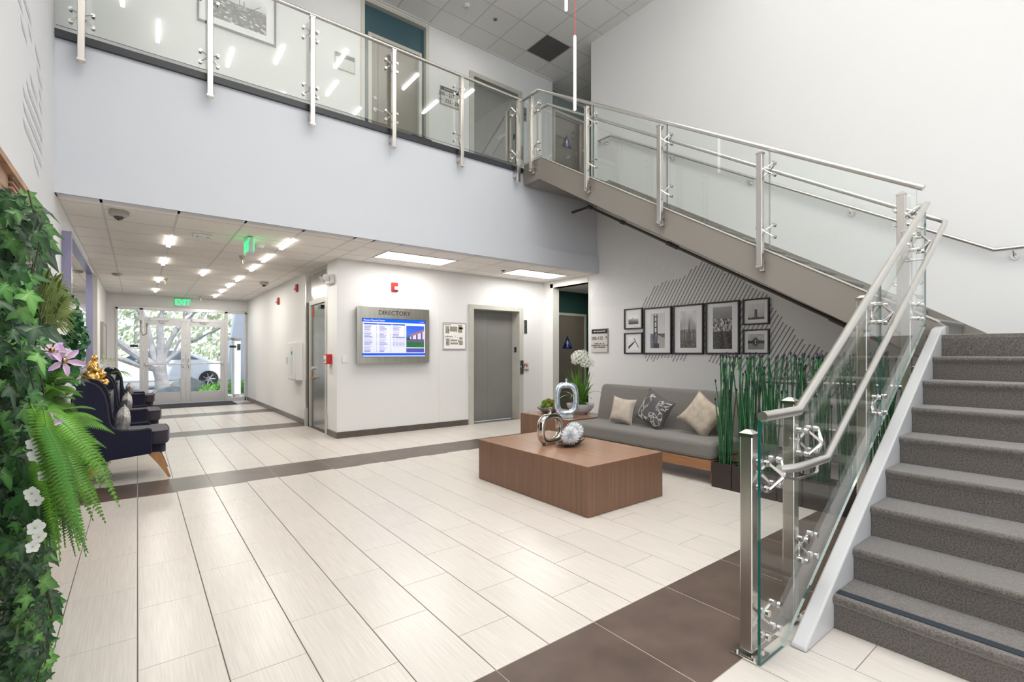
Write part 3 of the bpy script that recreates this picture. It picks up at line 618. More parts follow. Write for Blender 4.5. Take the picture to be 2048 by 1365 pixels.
# ------------------------------------------------------------------ mezzanine balustrade
rl = thing('mezzanine_balustrade', 'glass balustrade with steel posts along the white mezzanine edge', 'railing', (2.2, 6.1, ZF-.3))
PX = [-.417, .613, 1.66, 2.70, 3.76, 4.82]
pl = lambda a, b, d=0: (a, 6.145-d*-1, b)   # posts stand on the atrium side: d>0 goes inward
for x in PX:
    post(rl, x, 6.062, 4.075, 5.405, bracket=[(x-.02, 6.09, 4.18, x+.02, YF+.03, 4.24), (x-.02, 6.09, 4.26, x+.02, YF+.03, 4.30)])
    for z in (5.215, 4.53): spider(rl, pl, x, z)
xs = [XL+.005]+[x+.01 for x in PX]+[4.975]
for a, b_ in zip(xs, xs[1:]):
    if b_-a > .1: pane(rl, pl, [(a+.004, 4.405), (b_-.004, 4.405), (b_-.004, 5.46), (a+.004, 5.46)])
B().tube([(XL+.01, 6.145, 5.475), (4.955, 6.145, 5.475)], .0235, 16).build('top_rail', 'rail', rl, smooth='auto')

# ------------------------------------------------------------------ upper flight balustrade
ru = thing('stair_balustrade', 'glass balustrade with steel posts climbing beside the upper flight', 'railing', (4.95, 3.5, 3.0))
plu = lambda a, b, d=0: (4.985+d, a, b)
for y, zt, zb in ((5.84, 5.40, 4.215), (4.65, 4.765, 3.59), (3.465, 4.065, 2.885), (2.295, 3.36, 2.19), (1.167, 2.66, 1.50)):
    zs = 1.592+.595*(y-.955) if y < 5.6 else 4.40
    post(ru, 4.905, y, zb, zt, bracket=[(4.93, y-.02, zs-.13, 4.98, y+.02, zs-.09), (4.93, y-.02, zs-.22, 4.98, y+.02, zs-.18)])
    spider(ru, plu, y-.02, zt-.185, inner=True); spider(ru, plu, y-.02, zt-.80)
zr = lambda y: 5.478-.597*(5.76-y) if y < 5.76 else 5.478
zb_ = lambda y: 1.625+.5945*(y-.955) if y < 5.68 else 4.43
ys = [6.13, 4.60, 3.42, 2.24, 1.085]
for a, b_ in zip(ys, ys[1:]):
    if a > 6: poly = [(b_+.004, zb_(b_)), (5.68, 4.435), (a, 4.435), (a, 5.468), (5.76, 5.468), (b_+.004, zr(b_)-.012)]
    else: poly = [(b_+.004, zb_(b_)), (a-.004, zb_(a)), (a-.004, zr(a)-.012), (b_+.004, zr(b_)-.012)]
    pane(ru, plu, poly)
B().tube([(4.985, 6.14, 5.49), (4.985, 5.76, 5.49), (4.985, 1.045, 2.675)], .0235, 16).build('top_rail', 'rail', ru, smooth='auto')

# ------------------------------------------------------------------ lower flight balustrade
rw = thing('stair_balustrade', 'glass balustrade with satin steel rail standing along the lower flight in the foreground', 'railing', (2.3, 1.0, 0))
pw = lambda a, b, d=0: (a, .995-d, b)
post(rw, 2.172, 1.066, 0, 1.005, plate=True)
post(rw, 2.60, 1.066, 0, 1.125, bracket=None)
post(rw, 3.655, 1.066, .35, 1.715, bracket=[(3.64, .976, .55, 3.67, 1.04, .60)])
post(rw, 4.62, 1.066, .95, 2.30, bracket=[(4.60, .976, 1.2, 4.64, 1.04, 1.25)])
for x, zt, zl, inn in ((2.215, .815, .165, 1), (2.625, .915, .385, 1), (3.72, 1.60, 1.02, 1), (4.60, 2.17, 1.66, 1)):
    spider(rw, pw, x, zt, inner=bool(inn), da=.058, db=.056, r=.0155); spider(rw, pw, x+.01, zl, da=.055, db=.052, r=.0155)
zt_ = lambda x: 1.06+.615*(x-2.509) if x > 2.509 else 1.06
zl_ = lambda x: .02+.632*(x-2.35)
pane(rw, pw, [(2.118, .002), (2.343, .002), (3.715, zl_(3.715)), (3.715, zt_(3.715)), (2.52, 1.06), (2.118, 1.06)])
pane(rw, pw, [(3.723, zl_(3.723)), (4.79, zl_(4.79)), (4.79, zt_(4.79)), (3.723, zt_(3.723))])
B().tube([(2.146, .995, 1.073), (2.509, .995, 1.073), (4.84, .995, 2.507)], .0225, 18).build('top_rail', 'rail', rw, smooth='auto')
# continuous inner handrail, wraps round the turn
hp = [(2.215, .955, .842), (2.26, .935, .842), (2.32, .920, .842), (2.42, .915, .842), (2.63, .915, .842), (4.96, .915, 2.345), (5.03, .925, 2.385), (5.075, .97, 2.42), (5.08, 1.03, 2.455), (5.08, 5.64, 5.245), (5.08, 6.0, 5.245)]
hr = tag(B().tube(hp, .0185, 16).build('inner_handrail', 'rail', smooth='auto', loc=(2.6, .9, .84)), 'continuous satin steel handrail bracketed to the inner side of the stair glass', 'handrail')
for x, z in ((2.52, .842), (3.72, 1.545), (4.60, 2.112)):
    B().tube([(x-.30 if x < 3 else x, .935, z-.03), (x-.20 if x < 3 else x, .928, z-.055), (x-.03, .92, z-.055), (x, .917, z-.045), (x, .915, z-.015)], .0065, 8).build('rail_bracket', 'steelf', hr, smooth='auto')
wr = tag(B().tube([(6.72, -.9, 2.372), (6.72, .861, 2.372), (6.72, 5.786, 5.262), (6.72, 6.07, 5.262), (6.78, 6.09, 5.262)], .0185, 14).build('wall_handrail', 'rail', smooth='auto', loc=(6.72, .8, 2.37)), 'slim steel handrail fixed on round brackets along the white right wall', 'handrail')
for y in (.73, 2.095, 3.31, 4.56, 5.93):
    z = (2.372 if y < .86 else min(2.372+.5868*(y-.861), 5.262))
    B().cyl((6.799, y, z-.075), (6.79, y, z-.075), .034).tube([(6.79, y, z-.075), (6.74, y, z-.075), (6.722, y, z-.05), (6.72, y, z-.012)], .007, 8).build('wall_bracket', 'steelf', wr, smooth='auto')

# guard rail keeping people out from under the landing
g = tag(B().tube([(4.9, 1.12, 1.072), (4.9, 2.334, 1.072), (6.79, 2.334, 1.075)], .019, 12).build('guard_rail', 'rail', smooth='auto', loc=(4.9, 2.33, 0)), 'low tubular steel guard rail around the space under the landing', 'railing')
B().tube([(4.9, 2.334, .0), (4.9, 2.334, 1.065)], .019, 12).build('post', 'rail', g, smooth='auto')
B().tube([(4.9, 1.12, .655), (4.9, 2.32, .655)], .017, 12).build('middle_rail', 'rail', g, smooth='auto')
B().tube([(4.9, 2.345, .655), (6.79, 2.345, .655)], .017, 12).build('middle_rail', 'rail', g, smooth='auto')
B().tube([(4.9, 1.15, 0), (4.9, 1.15, 1.06)], .019, 12).build('post', 'rail', g, smooth='auto')

# dark sprinkler pipe under the upper flight
pp = [(6.1, 6.13, 3.844), (6.1, 5.74, 3.849), (6.1, 5.70, 3.835), (6.1, 1.6, 1.457)]
sp = tag(B().tube(pp, .021, 10).build('sprinkler_pipe', 'darkpipe', smooth='auto', loc=(6.1, 5.7, 3.8)), 'dark sprinkler pipe sloping beneath the upper flight', 'pipe')
def zp(y): return 3.835-.58*(5.70-y)
for y in (5.70, 5.0, 4.15, 4.05, 2.05, 1.97):
    B().tube([(6.1, y+.04, zp(y+.04)), (6.1, y-.04, zp(y-.04))], .032, 10).build('coupling', 'darkpipe', sp, smooth='auto')

# ------------------------------------------------------------------ pendants
def pendant(x, y, z0, z1, cord, lab):
    t = thing('pendant_light', lab, 'lamp', (x, y, z0), 'vertical tube pendants')
    B().cyl((x, y, z0), (x, y, z1), .0145, 12).build('light_tube', 'pend', t, smooth='auto')
    B().cyl((x, y, z1), (x, y, ZU), .0035, 6).build('cord', cord, t)
    B().cyl((x, y, z1-.005), (x, y, z1+.02), .0155, 10).build('end_cap', 'white_plastic', t)
pendant(3.575, 3.555, 3.865, 4.61, 'redcord', 'lit vertical tube pendant on a red cord, hanging lowest before the stair')
pendant(3.30, 3.40, 4.69, 5.43, 'redcord', 'lit tube pendant cut by the top edge of the photo, left of the red cord')
pendant(4.05, 3.25, 5.08, 5.82, 'redcord', 'lit tube pendant cut by the top edge of the photo, right of the red cord')
# linear fixtures on the atrium ceiling (their reflections show in the balcony glass)
RA = random.Random(5)
for i, (x, y) in enumerate([(.30, 1.4), (1.45, 1.3), (2.2, 2.0), (3.2, 2.6), (3.4, 1.4), (4.65, 2.7), (5.5, 2.0), (5.9, 2.9), (.9, .1), (2.6, .2), (4.2, .6), (-.2, 2.2)]):
    t = bx('linear_ceiling_light', 'bar2', (x-.03, y-.36, ZU-.05, x+.03, y+.36, ZU-.01)); tag(t, '%s slim lit linear ceiling fixture mirrored in the balcony glass' % ['far left', 'second', 'third', 'fourth', 'fifth', 'sixth', 'seventh', 'far right', 'nearer left', 'nearer middle', 'nearer right', 'wall side'][i], 'lamp', 'linear atrium ceiling lights')
# ================================================================== FITTINGS AND SIGNS
from mathutils import noise as NZ
def nz(x, y, s=1, o=0): return NZ.noise(Vector((x*s+o, y*s, o*.7)))
# directory panel
t = thing('directory_panel', 'brushed steel directory panel with a lit blue display screen', 'directory', (3.418, 7.7, 1.645))
bx('backing', 'brushed', (2.79, 7.635, 1.185, 4.045, 7.699, 2.10), t)
bx('faceplate', 'brushed', (2.775, 7.612, 1.18, 4.058, 7.632, 2.108), t, bevel=.002)
text('DIRECTORY', .105, (3.41, 7.6105, 2.013), 'N', 'ink', t)
dsp = bx('display', 'black', (2.85, 7.606, 1.285, 3.975, 7.613, 1.918), t)
RB = random.Random(11); lines = []
def scr(u, v):
    BL = (.004, .10, .78)
    if v > .905: return BL
    if v < .035: return (.62, .62, .95)
    if v < .09: return BL
    if .685 < u < .98:
        if .25 < v < .845:
            a, b_ = (u-.685)/.295, (v-.25)/.595
            if b_ < .25: return (.02+.02*a, .16+.04*nz(a*9, b_*9), .05)
            if b_ < .35: return (.13, .10, .22)
            roof = .52+.32*a
            if a > .22 and b_ < roof-.1: return (.62, .62, .80) if (int(a*11) % 3) and b_ > .38 else (.12, .09, .18)
            if a > .2 and b_ < roof: return (.32, .16, .22)
            if a < .24 and b_ < .48+.08*math.sin(a*60): return (.02, .07, .06)
            return (.03+.1*(1-b_), .09+.2*(1-b_), .62)
        if .115 < v < .225: return (.09, .10, .42)
    for c0 in (.02, .24, .455):
        if c0 < u < c0+.205 and .845 < v < .87: return (.005, .07, .42)
        if c0+.01 < u < c0+.2 and v < .83 and v > (.12 if c0 < .4 else .52):
            k = int(v*62); q = (v*62) % 1
            h = math.sin(k*12.9+c0*78)*43758.5; h -= math.floor(h)
            if k % 2 == 0 and ((u-c0-.01) < .06+.07*h or (u-c0) > .19): return (.30, .30, .52)
    if .455 < u < .66 and .51 < v < .535: return (.01, .06, .33)
    if .465 < u < .655 and .24 < v < .5 and int(v*62) % 2 == 0 and int(u*90) % 5: return (.33, .34, .55)
    return (.70, .72, .97)
raster('screen_image', FN(7.606), 2.855, 3.97, 1.29, 1.913, 110, 88, scr, 'screen', dsp, .0005)
text('Pioneer Financial Center', .036, (2.875, 7.604, 1.883), 'N', 'white_plastic', dsp, align='LEFT', bold=.0008)
text('11:36 AM\nMonday, May 11', .014, (3.95, 7.604, 1.88), 'N', 'white_plastic', dsp, align='RIGHT')
t = bx('seat_switch_plate', 'white_plastic', (2.56, 7.692, 1.195, 2.64, 7.70, 1.314), bevel=.002); t.name = 'switch_plate'; tag(t, 'blank white wall plate between the corner and the directory panel', 'plate')

# floor plan board
t = thing('floor_plan', 'framed evacuation floor plan board between the directory and the elevator', 'sign', (4.62, 7.7, 1.66))
B().box(4.375, 7.685, 1.415, 4.865, 7.70, 1.43).box(4.375, 7.685, 1.893, 4.865, 7.70, 1.908).box(4.375, 7.685, 1.43, 4.39, 7.70, 1.893).box(4.85, 7.685, 1.43, 4.865, 7.70, 1.893).build('frame', 'alu', t)
bx('board', 'matboard', (4.39, 7.69, 1.43, 4.85, 7.70, 1.893), t)
b = B(); yy = 7.689
for q in ((.08,.60,.25,.88),(.28,.68,.62,.88),(.66,.64,.85,.95),(.70,.78,.9,.86),(.10,.12,.26,.40),(.3,.17,.66,.25),(.3,.29,.62,.36),(.70,.14,.88,.33),(.72,.36,.86,.46)):
    b.box(4.39+.46*q[0], yy, 1.43+.463*q[1], 4.39+.46*q[2], yy+.0005, 1.43+.463*q[3])
b.build('plan_print', mat('plan_khaki', (.33, .31, .23), .6), t)
b = B()
for i in range(14): b.box(4.42+.026*i, yy-.001, 1.60+.12*(i % 2)+(i % 3)*.02, 4.425+.026*i, yy-.0005, 1.63+.12*(i % 2)+(i % 3)*.02)
for q in ((.2,.7,.24,.76),(.66,.28,.70,.34),(.12,.2,.16,.24)): b.box(4.39+.46*q[0], yy-.001, 1.43+.463*q[1], 4.39+.46*q[2], yy-.0005, 1.43+.463*q[3])
b.build('plan_walls', 'ink', t); text('FIRST FLOOR', .022, (4.41, yy-.001, 1.865), 'N', 'ink', t, align='LEFT'); text('SECOND FLOOR', .022, (4.41, yy-.001, 1.652), 'N', 'ink', t, align='LEFT')

# fire devices
def horn(label, place, a, z, w_=.115, h=.15, grp='fire alarm strobes'):
    t = thing('fire_alarm', label, 'alarm', place(a, z), grp)
    P_ = place
    def pb(name, m, a0, z0, a1, z1, d0, d1, bev=0):
        p, q = P_(a0, z0, d0), P_(a1, z1, d1); return bx(name, m, (p[0], p[1], p[2], q[0], q[1], q[2]), t, bevel=bev)
    pb('body', 'red', a-w_/2, z-h/2, a+w_/2, z+h/2, 0, .035, .006); pb('strobe_lens', 'lens', a-.02, z-.05, a+.045, z+.01, .035, .065, .008)
    pb('sounder', 'red', a-.03, z+.03, a+.03, z+.06, .035, .041, .004); return t
horn('red alarm strobe above the directory panel', FN(7.70), 3.44, 2.465)
horn('red alarm strobe high beside the steel corridor door', FE(2.48), 10.07, 2.62)
horn('red alarm strobe further down the corridor wall', FE(2.48), 11.64, 2.50)
t = thing('pull_station', 'red fire pull station box by the steel corridor door', 'alarm', (2.48, 7.98, 1.25))
bx('box', 'red', (2.39, 7.93, 1.17, 2.48, 8.08, 1.33), t, bevel=.004); bx('face', 'white_plastic', (2.384, 7.95, 1.19, 2.39, 8.06, 1.31), t); bx('handle', 'signf', (2.378, 7.97, 1.21, 2.384, 8.04, 1.25), t)
t = thing('emergency_light', 'white twin-head emergency light high beside the steel door', 'lamp', (2.48, 8.0, 2.55))
bx('housing', 'white_plastic', (2.40, 7.80, 2.46, 2.48, 8.08, 2.60), t, bevel=.01)
for y in (7.86, 8.06):
    B().lathe([(.015, 0), (.05, .03), (.062, .06), (.05, .065)], (2.40, y, 2.56), 14, ax=(-.8, -.5 if y < 8 else .3, -.35)).build('lamp_head', 'lens', t, smooth='auto')
t = thing('extinguisher_cabinet', 'white fire extinguisher cabinet on the corridor wall', 'cabinet', (2.48, 10.0, .83))
bx('body', 'white_plastic', (2.36, 9.70, .83, 2.48, 10.30, 1.56), t, bevel=.006)
d = bx('door', 'white_plastic', (2.345, 9.72, .85, 2.36, 10.28, 1.54), t, bevel=.004); bx('window', 'glassp', (2.341, 9.86, .92, 2.345, 10.02, 1.46), d); bx('cylinder_view', 'exitbox', (2.343, 9.88, .95, 2.3448, 10.0, 1.40), d); bx('label_plate', mat('green_tag', (.05, .35, .12), .5), (2.340, 9.89, 1.32, 2.342, 9.99, 1.38), d)
B().tube([(2.345, 10.22, 1.14), (2.32, 10.22, 1.14), (2.32, 10.22, 1.26), (2.345, 10.22, 1.26)], .006, 6).build('handle', 'steelf', d)

# ceiling devices
def dome_cam(label, x, y, z, r):
    t = thing('security_camera', label, 'camera', (x, y, z), 'ceiling dome cameras')
    B().lathe([(r*.96, 0), (r, -.01), (r, -r*.55), (r*.75, -r*.75), (.01, -r*.76)][::-1], (x, y, z), 24).build('housing', 'beigep', t, smooth='auto')
    B().lathe([(r*.55, -r*.7), (r*.52, -r*.85), (r*.38, -r*1.05), (r*.15, -r*1.16), (.005, -r*1.18)], (x, y, z), 20).build('dome', 'dome', t, smooth=True)
dome_cam('beige dome camera on the corridor ceiling close to the fascia', -.155, 6.53, ZC, .085)
dome_cam('beige dome camera further down the corridor ceiling by the right wall', 2.10, 11.2, ZC, .085)
def smoke(label, x, y, z, m='white_plastic', r=.065):
    t = thing('smoke_detector', label, 'detector', (x, y, z))
    B().lathe([(r, 0), (r, -.012), (r*.8, -.018), (r*.78, -.035), (r*.5, -.045), (.005, -.046)][::-1], (x, y, z), 20).build('body', m, t, smooth='auto'); B().lathe([(.002, -.05), (.012, -.048), (.014, -.044)], (x, y, z), 10).build('indicator', 'signf', t)
smoke('white smoke detector near the hanging exit sign', 1.33, 7.40, ZC); smoke('beige smoke detector far down the corridor at the left', -.305, 11.7, ZC, 'beigep', .08)
smoke('white smoke detector on the upper ceiling above the teal-framed door', 4.40, 6.92, ZU, r=.055)
t = thing('ceiling_sensor', 'small dark round sensor on the upper ceiling', 'sensor', (4.98, 6.91, ZU)); B().lathe([(.04, 0), (.04, -.008), (.025, -.012), (.003, -.012)][::-1], (4.98, 6.91, ZU), 16).build('ring', 'signf', t); B().ball((4.98, 6.91, ZU-.01), (.02, .02, .012), 10, 6).build('lens', 'dome', t, smooth=True)
t = thing('relay_box', 'small white rectangular box on the corridor ceiling', 'box', (.643, 7.2, ZC)); bx('body', 'white_plastic', (.54, 7.14, ZC-.035, .75, 7.27, ZC), t, bevel=.006)
for x in (.59, .70): B().ball((x, 7.15, ZC-.036), .008, 8, 5).build('led', 'dome', t)
for i, (x, y, l) in enumerate(((1.27, 8.4, 'beside the hanging exit sign'), (.44, 11.85, 'at the middle left of the corridor ceiling'), (1.30, 14.9, 'nearest the entrance doors'))):
    t = thing('sprinkler', 'beige pendent sprinkler '+l, 'sprinkler', (x, y, ZC), 'corridor sprinklers')
    B().lathe([(.045, 0), (.04, -.02), (.022, -.055), (.012, -.06)][::-1], (x, y, ZC), 14).build('escutcheon', 'beigep', t, smooth='auto'); B().lathe([(.011, -.05), (.009, -.10), (.02, -.105), (.02, -.112)][::-1], (x, y, ZC), 10).build('head', 'brass', t)
t = thing('sprinkler', 'tiny sprinkler head on the lobby ceiling left of the second troffer', 'sprinkler', (5.22, 7.0, ZC)); B().lathe([(.035, 0), (.03, -.01), (.01, -.02)][::-1], (5.22, 7.0, ZC), 12).build('escutcheon', 'black', t)
for x0, l in ((2.87, 'by the directory panel'), (5.35, 'before the elevator')):
    t = thing('troffer_light', 'lit rectangular ceiling troffer '+l, 'lamp', (x0+.62, 6.985, ZC), 'lobby troffers')
    B().box(x0+.012, 6.692, ZC-.004, x0+1.228, 6.71, ZC+.02).box(x0+.012, 7.26, ZC-.004, x0+1.228, 7.278, ZC+.02).box(x0+.012, 6.71, ZC-.004, x0+.03, 7.26, ZC+.02).box(x0+1.21, 6.71, ZC-.004, x0+1.228, 7.26, ZC+.02).build('frame', 'signf', t)
    bx('lens', 'troff', (x0+.03, 6.71, ZC+.0, x0+1.21, 7.26, ZC+.01), t)
t = thing('return_grille', 'dark square return air grille in the upper ceiling', 'vent', (6.28, 6.96, ZU))
g = B(); g.box(5.98, 6.66, ZU+.006, 6.58, 7.26, ZU+.012)
g.build('backing', 'grille', t); b = B()
for i in range(24): b.box(5.985, 6.67+i*.0245, ZU-.001, 6.575, 6.675+i*.0245, ZU+.006)
b.build('louvre', 'grille', t, kind='stuff')
for i, (x, y, l) in enumerate(((.335, 7.84, 0), (.335, 9.6, 0), (.335, 12.05, 0), (.335, 14.1, 0), (1.60, 7.07, 0), (1.60, 8.3, 0), (1.60, 9.35, 0), (.97, 10.5, 0), (1.60, 10.9, 0), (1.60, 12.1, 0), (1.60, 13.3, 0), (1.60, 14.5, 0))):
    nm = ['first', 'second', 'third', 'fourth', 'first', 'second', 'third', '', 'fourth', 'fifth', 'sixth', 'last'][i]
    lab = ('single lit linear bar between the two rows of the corridor ceiling' if i == 7 else '%s lit linear bar from the fascia in the %s row of the corridor ceiling' % (nm, 'left' if i < 4 else 'right'))
    t = thing('linear_light', lab, 'lamp', (x, y, ZC), 'corridor ceiling bars'); h = .03
    bx('diffuser', 'bar', (x-.024, y-.33, ZC-h, x+.024, y+.33, ZC-.002), t); bx('channel', 'white_plastic', (x-.028, y-.335, ZC-.006, x+.028, y+.335, ZC-.0), t)

# framed photographs ------------------------------------------------
def G(v): v = max(0, min(1, (v-.5)*1.5+.55)); return v**2.3*.98+.006
def bridge_tower(u, v):
    s = .80-.12*v
    if v < .42:
        s = .30+.25*abs(u-.6)+.15*nz(u, v, 14)
        if u > .42 and v < .40-.2*(u-.42): s = .62-.1*v+.06*nz(u, v, 30)
        if abs(u-.42-.38*(.42-v)) < .04: s = .75
    if v < .14 and .3 < u < .62: s = .13
    for c in (.27, .47):
        if abs(u-c) < .045 and v < .97: s = .16+.05*nz(u, v, 20)
    if .25 < u < .5:
        for h in (.9, .76, .60, .44):
            if abs(v-h) < .018: s = .14
    if abs(v-(.97-.25*max(0, u-.47)**.6*(-1) - .30*max(0, .27-u)*2)) < .008 and u > .5: s = .3
    if u > .52 and abs((u*9) % 1-.5) < .05 and .4 < v < .93: s = .62
    return G(s)
def skyline(u, v):
    s = .52+.2*v+.10*nz(u, v, 4, 2) if v > .5 else .5
    h = .42+.10*math.floor((math.sin(math.floor(u*13)*7.1)*.5+.5)*3)/3
    if v < h: s = (.22+.22*(math.sin(math.floor(u*13)*3.7)*.5+.5))+(.16 if int(v*70) % 2 and int(u*60) % 2 else 0)
    wd = .10*(1-(v-.2)/.62)
    if v < .80 and abs(u-.56) < max(.006, wd): s = .25+.12*((int(v*60)) % 2)
    if v < .2: s = .3+.5*nz(u, v, 26, 4)
    return G(s)
def bayview(u, v):
    s = .30+.25*v if v > .72 else .55
    if .42 < v < .72: s = .45+.5*nz(u, v, 22, 1)+.1*(int(u*25) % 2)
    if v < .42: s = .14+.6*max(0, nz(u, v, 26, 3))
    if abs(u-(.55+.5*(.42-v))) < .05+.2*(.42-v) and v < .42: s = .33+.02*int(u*40 % 2)
    return G(s)
def fogcity(u, v):
    s = .85-.1*v
    if v < .5+.12*math.exp(-((u-.45)/.12)**2)*(1 if int(u*40) % 3 else .6): s = .62
    if v < .4-.1*u: s = .40
    if v < .14: s = .18
    return G(s)
def arch_up(u, v):
    s = .86
    if abs(v-(.15+.75*u)) < .10*(1-u)+.02 and u < .65: s = .28
    if abs(v-(.9-.8*max(0, u-.55)*2)) < .07 and u > .55: s = .34
    if abs(v-(.5+.45*u)) < .01: s = .6
    return G(s)
def tower2(u, v):
    s = .62+.12*v+.04*nz(u, v, 5)
    if v < .14+.05*nz(u, 0, 9): s = .25
    if v < .64 and .40 < u < .56: s = .17 if not (.45 < u < .51 and int(v*14) % 2) else .5
    return G(s)
def dome_lake(u, v):
    m = abs(v-.48)
    s = .62+.1*nz(u, v, 6) if v > .48 else .5
    if m < .10+.07*nz(u, 0, 12): s = .2
    if m < .27*math.sqrt(max(0, 1-((u-.47)/.2)**2)): s = .3 if not (abs(u-.47) < .04 and m < .14) else .65
    if m < .015: s = .15
    return G(s)
def beach(u, v):
    s = .55+.25*v+.06*nz(u, v, 3)
    if v < .55: s = .22+.8*max(0, nz(u*1.6, v*2.2/(1.1-v), 11, 5))+.05
    for i in range(7):
        if abs(u-(.12+.06*i+.02*(i > 4)*i)) < .006 and .52 < v < .72-.01*i: s = .08
    if abs(u-.78-(v-.55)*.9) < .01 and .5 < v < .68: s = .08
    return G(s)
def picture(label, place, a0, a1, z0, z1, pu, pv, fn, fw=.02, dep=.03, grp=None, nu=60, nv=90, glassy=True, frame='black'):
    """a0 is the viewer's left edge"""
    t = thing('framed_photograph', label, 'picture', place((a0+a1)/2, z0), grp)
    s = 1 if a1 > a0 else -1
    def pb(b, a, za, c, zb, d0, d1):
        p, q = place(a, za, d0), place(c, zb, d1); b.box(p[0], p[1], p[2], q[0], q[1], q[2])
    b = B(); f = fw*s
    pb(b, a0, z0, a1, z0+fw, .001, dep); pb(b, a0, z1-fw, a1, z1, .001, dep); pb(b, a0, z0+fw, a0+f, z1-fw, .001, dep); pb(b, a1-f, z0+fw, a1, z1-fw, .001, dep)
    b.build('frame', frame, t)
    b = B(); pb(b, a0+f, z0+fw, a1-f, z1-fw, .004, dep-.018); mb = b.build('mat_board', 'matboard', t)
    W_, H_ = a1-a0, z1-z0; ca, cz = (a0+a1)/2, (z0+z1)/2
    raster('photo_print', place, ca-W_*pu/2, ca+W_*pu/2, cz-H_*pv/2, cz+H_*pv/2, nu, nv, fn, 'pprint', mb, dep-.0172)
    if glassy:
        b = B(); pb(b, a0+f, z0+fw, a1-f, z1-fw, dep-.008, dep-.006); b.build('cover_glass', 'glassp', t)
    return t
PE = FE(XR); gp = 'framed photographs above the sofa'
picture('small black-framed print of a hazy city, upper left of the picture wall', PE, 5.524, 5.14, 1.763, 2.12, .55, .52, fogcity, grp=gp, nu=40, nv=40)
picture('small black-framed print of an arch seen from below, lower left of the picture wall', PE, 5.524, 5.14, 1.335, 1.70, .56, .62, arch_up, grp=gp, nu=50, nv=50)
picture('tall black-framed print of a suspension bridge tower', PE, 5.109, 4.566, 1.33, 2.106, .52, .74, bridge_tower, .024, .036, gp, 70, 110)
picture('tall black-framed print of a skyline with a pointed tower', PE, 4.539, 4.011, 1.33, 2.106, .53, .74, skyline, .024, .036, gp, 70, 110)
picture('tall black-framed print looking over a street down to the bay', PE, 3.979, 3.457, 1.33, 2.106, .56, .80, bayview, .024, .036, gp, 70, 110)
picture('small black-framed print of a lone tower, upper right of the picture wall', PE, 3.414, 3.05, 1.744, 2.106, .62, .60, tower2, grp=gp, nu=44, nv=44)
picture('small black-framed print of a domed rotunda and its reflection, lower right', PE, 3.414, 3.05, 1.333, 1.68, .62, .62, dome_lake, grp=gp, nu=44, nv=44)
picture('large black-framed beach photograph on the upper floor wall', FN(7.72), .631, 1.60, 5.82, 6.62, .74, .70, beach, .022, .03, None, 110, 90)

def sign(label, place, face, a0, a1, z0, z1, header, body, sz, frame='signf', hh=.2):
    t = thing('suite_sign', label, 'sign', place((a0+a1)/2, z0)); s = 1 if a1 > a0 else -1
    def pb(name, m, a, za, c, zb, d0, d1):
        p, q = place(a, za, d0), place(c, zb, d1); return bx(name, m, (p[0], p[1], p[2], q[0], q[1], q[2]), t)
    pb('frame', frame, a0, z0, a1, z1, .001, .016); pb('face', 'signw', a0+s*.01, z0+.01, a1-s*.01, z1-.01, .016, .018)
    H_ = z1-z0; ph = pb('header_band', 'ink', a0+s*.01, z1-.01-H_*hh, a1-s*.01, z1-.01, .018, .019)
    text(header, H_*hh*.62*sz[2], place((a0+a1)/2, z1-.01-H_*hh/2, .0192), face, 'white_plastic', t, bold=.0006)
    for bd, s_, zf, bo in body: text(bd, s_*sz[0], place((a0+a1)/2, z0+H_*zf, .0185), face, 'ink', t, bold=bo)
    return t
sign('black and cream suites sign between the vestibule and the framed prints', PE, 'E', 6.305, 5.905, 1.357, 1.80, 'FIRST FLOOR SUITES', [('102-112  \u2191', .085, .60, .002), ('SUITES 120 - 136\nPLEASE ENTER AT NORTH\nEND OF BUILDING', .034, .30, .001)], (1, 1, .62), hh=.18)
sign('upper floor suites sign between the teal-framed door and the elevator', FN(7.72), 'N', 4.33, 4.72, 5.87, 6.20, 'SECOND FLOOR SUITES', [('200 - 215  \u2192', .085, .57, .002), ('\u2190  222 - 257', .085, .24, .002)], (1, 1, .55))
sign('small grey suite plaque left of the upper teal-framed door', FN(7.72), 'N', 2.45, 2.77, 5.84, 6.10, '201', [('', .04, .4, 0)], (1, 1, .9), hh=.24)
# left wall frames
t = thing('framed_mirror', 'large lilac-framed mirror on the left wall above the armchairs', 'mirror', (XL, 8.2, 1.2))
x0 = XL
B().box(x0, 6.70, 1.10, x0+.075, 9.72, 1.15).box(x0, 6.70, 2.55, x0+.075, 9.72, 2.6).box(x0, 6.70, 1.15, x0+.075, 6.75, 2.55).box(x0, 9.67, 1.15, x0+.075, 9.72, 2.55).build('frame', 'lilac', t)
bx('mirror_glass', 'mirror', (x0+.02, 6.75, 1.15, x0+.035, 9.67, 2.55), t)
t = picture('slim grey-framed print on the left wall near the entrance doors', FW(XL), 13.1, 14.6, 1.2, 2.0, .7, .7, lambda u, v: G(.5+.3*v), .04, .05, None, 8, 8, frame='signf')

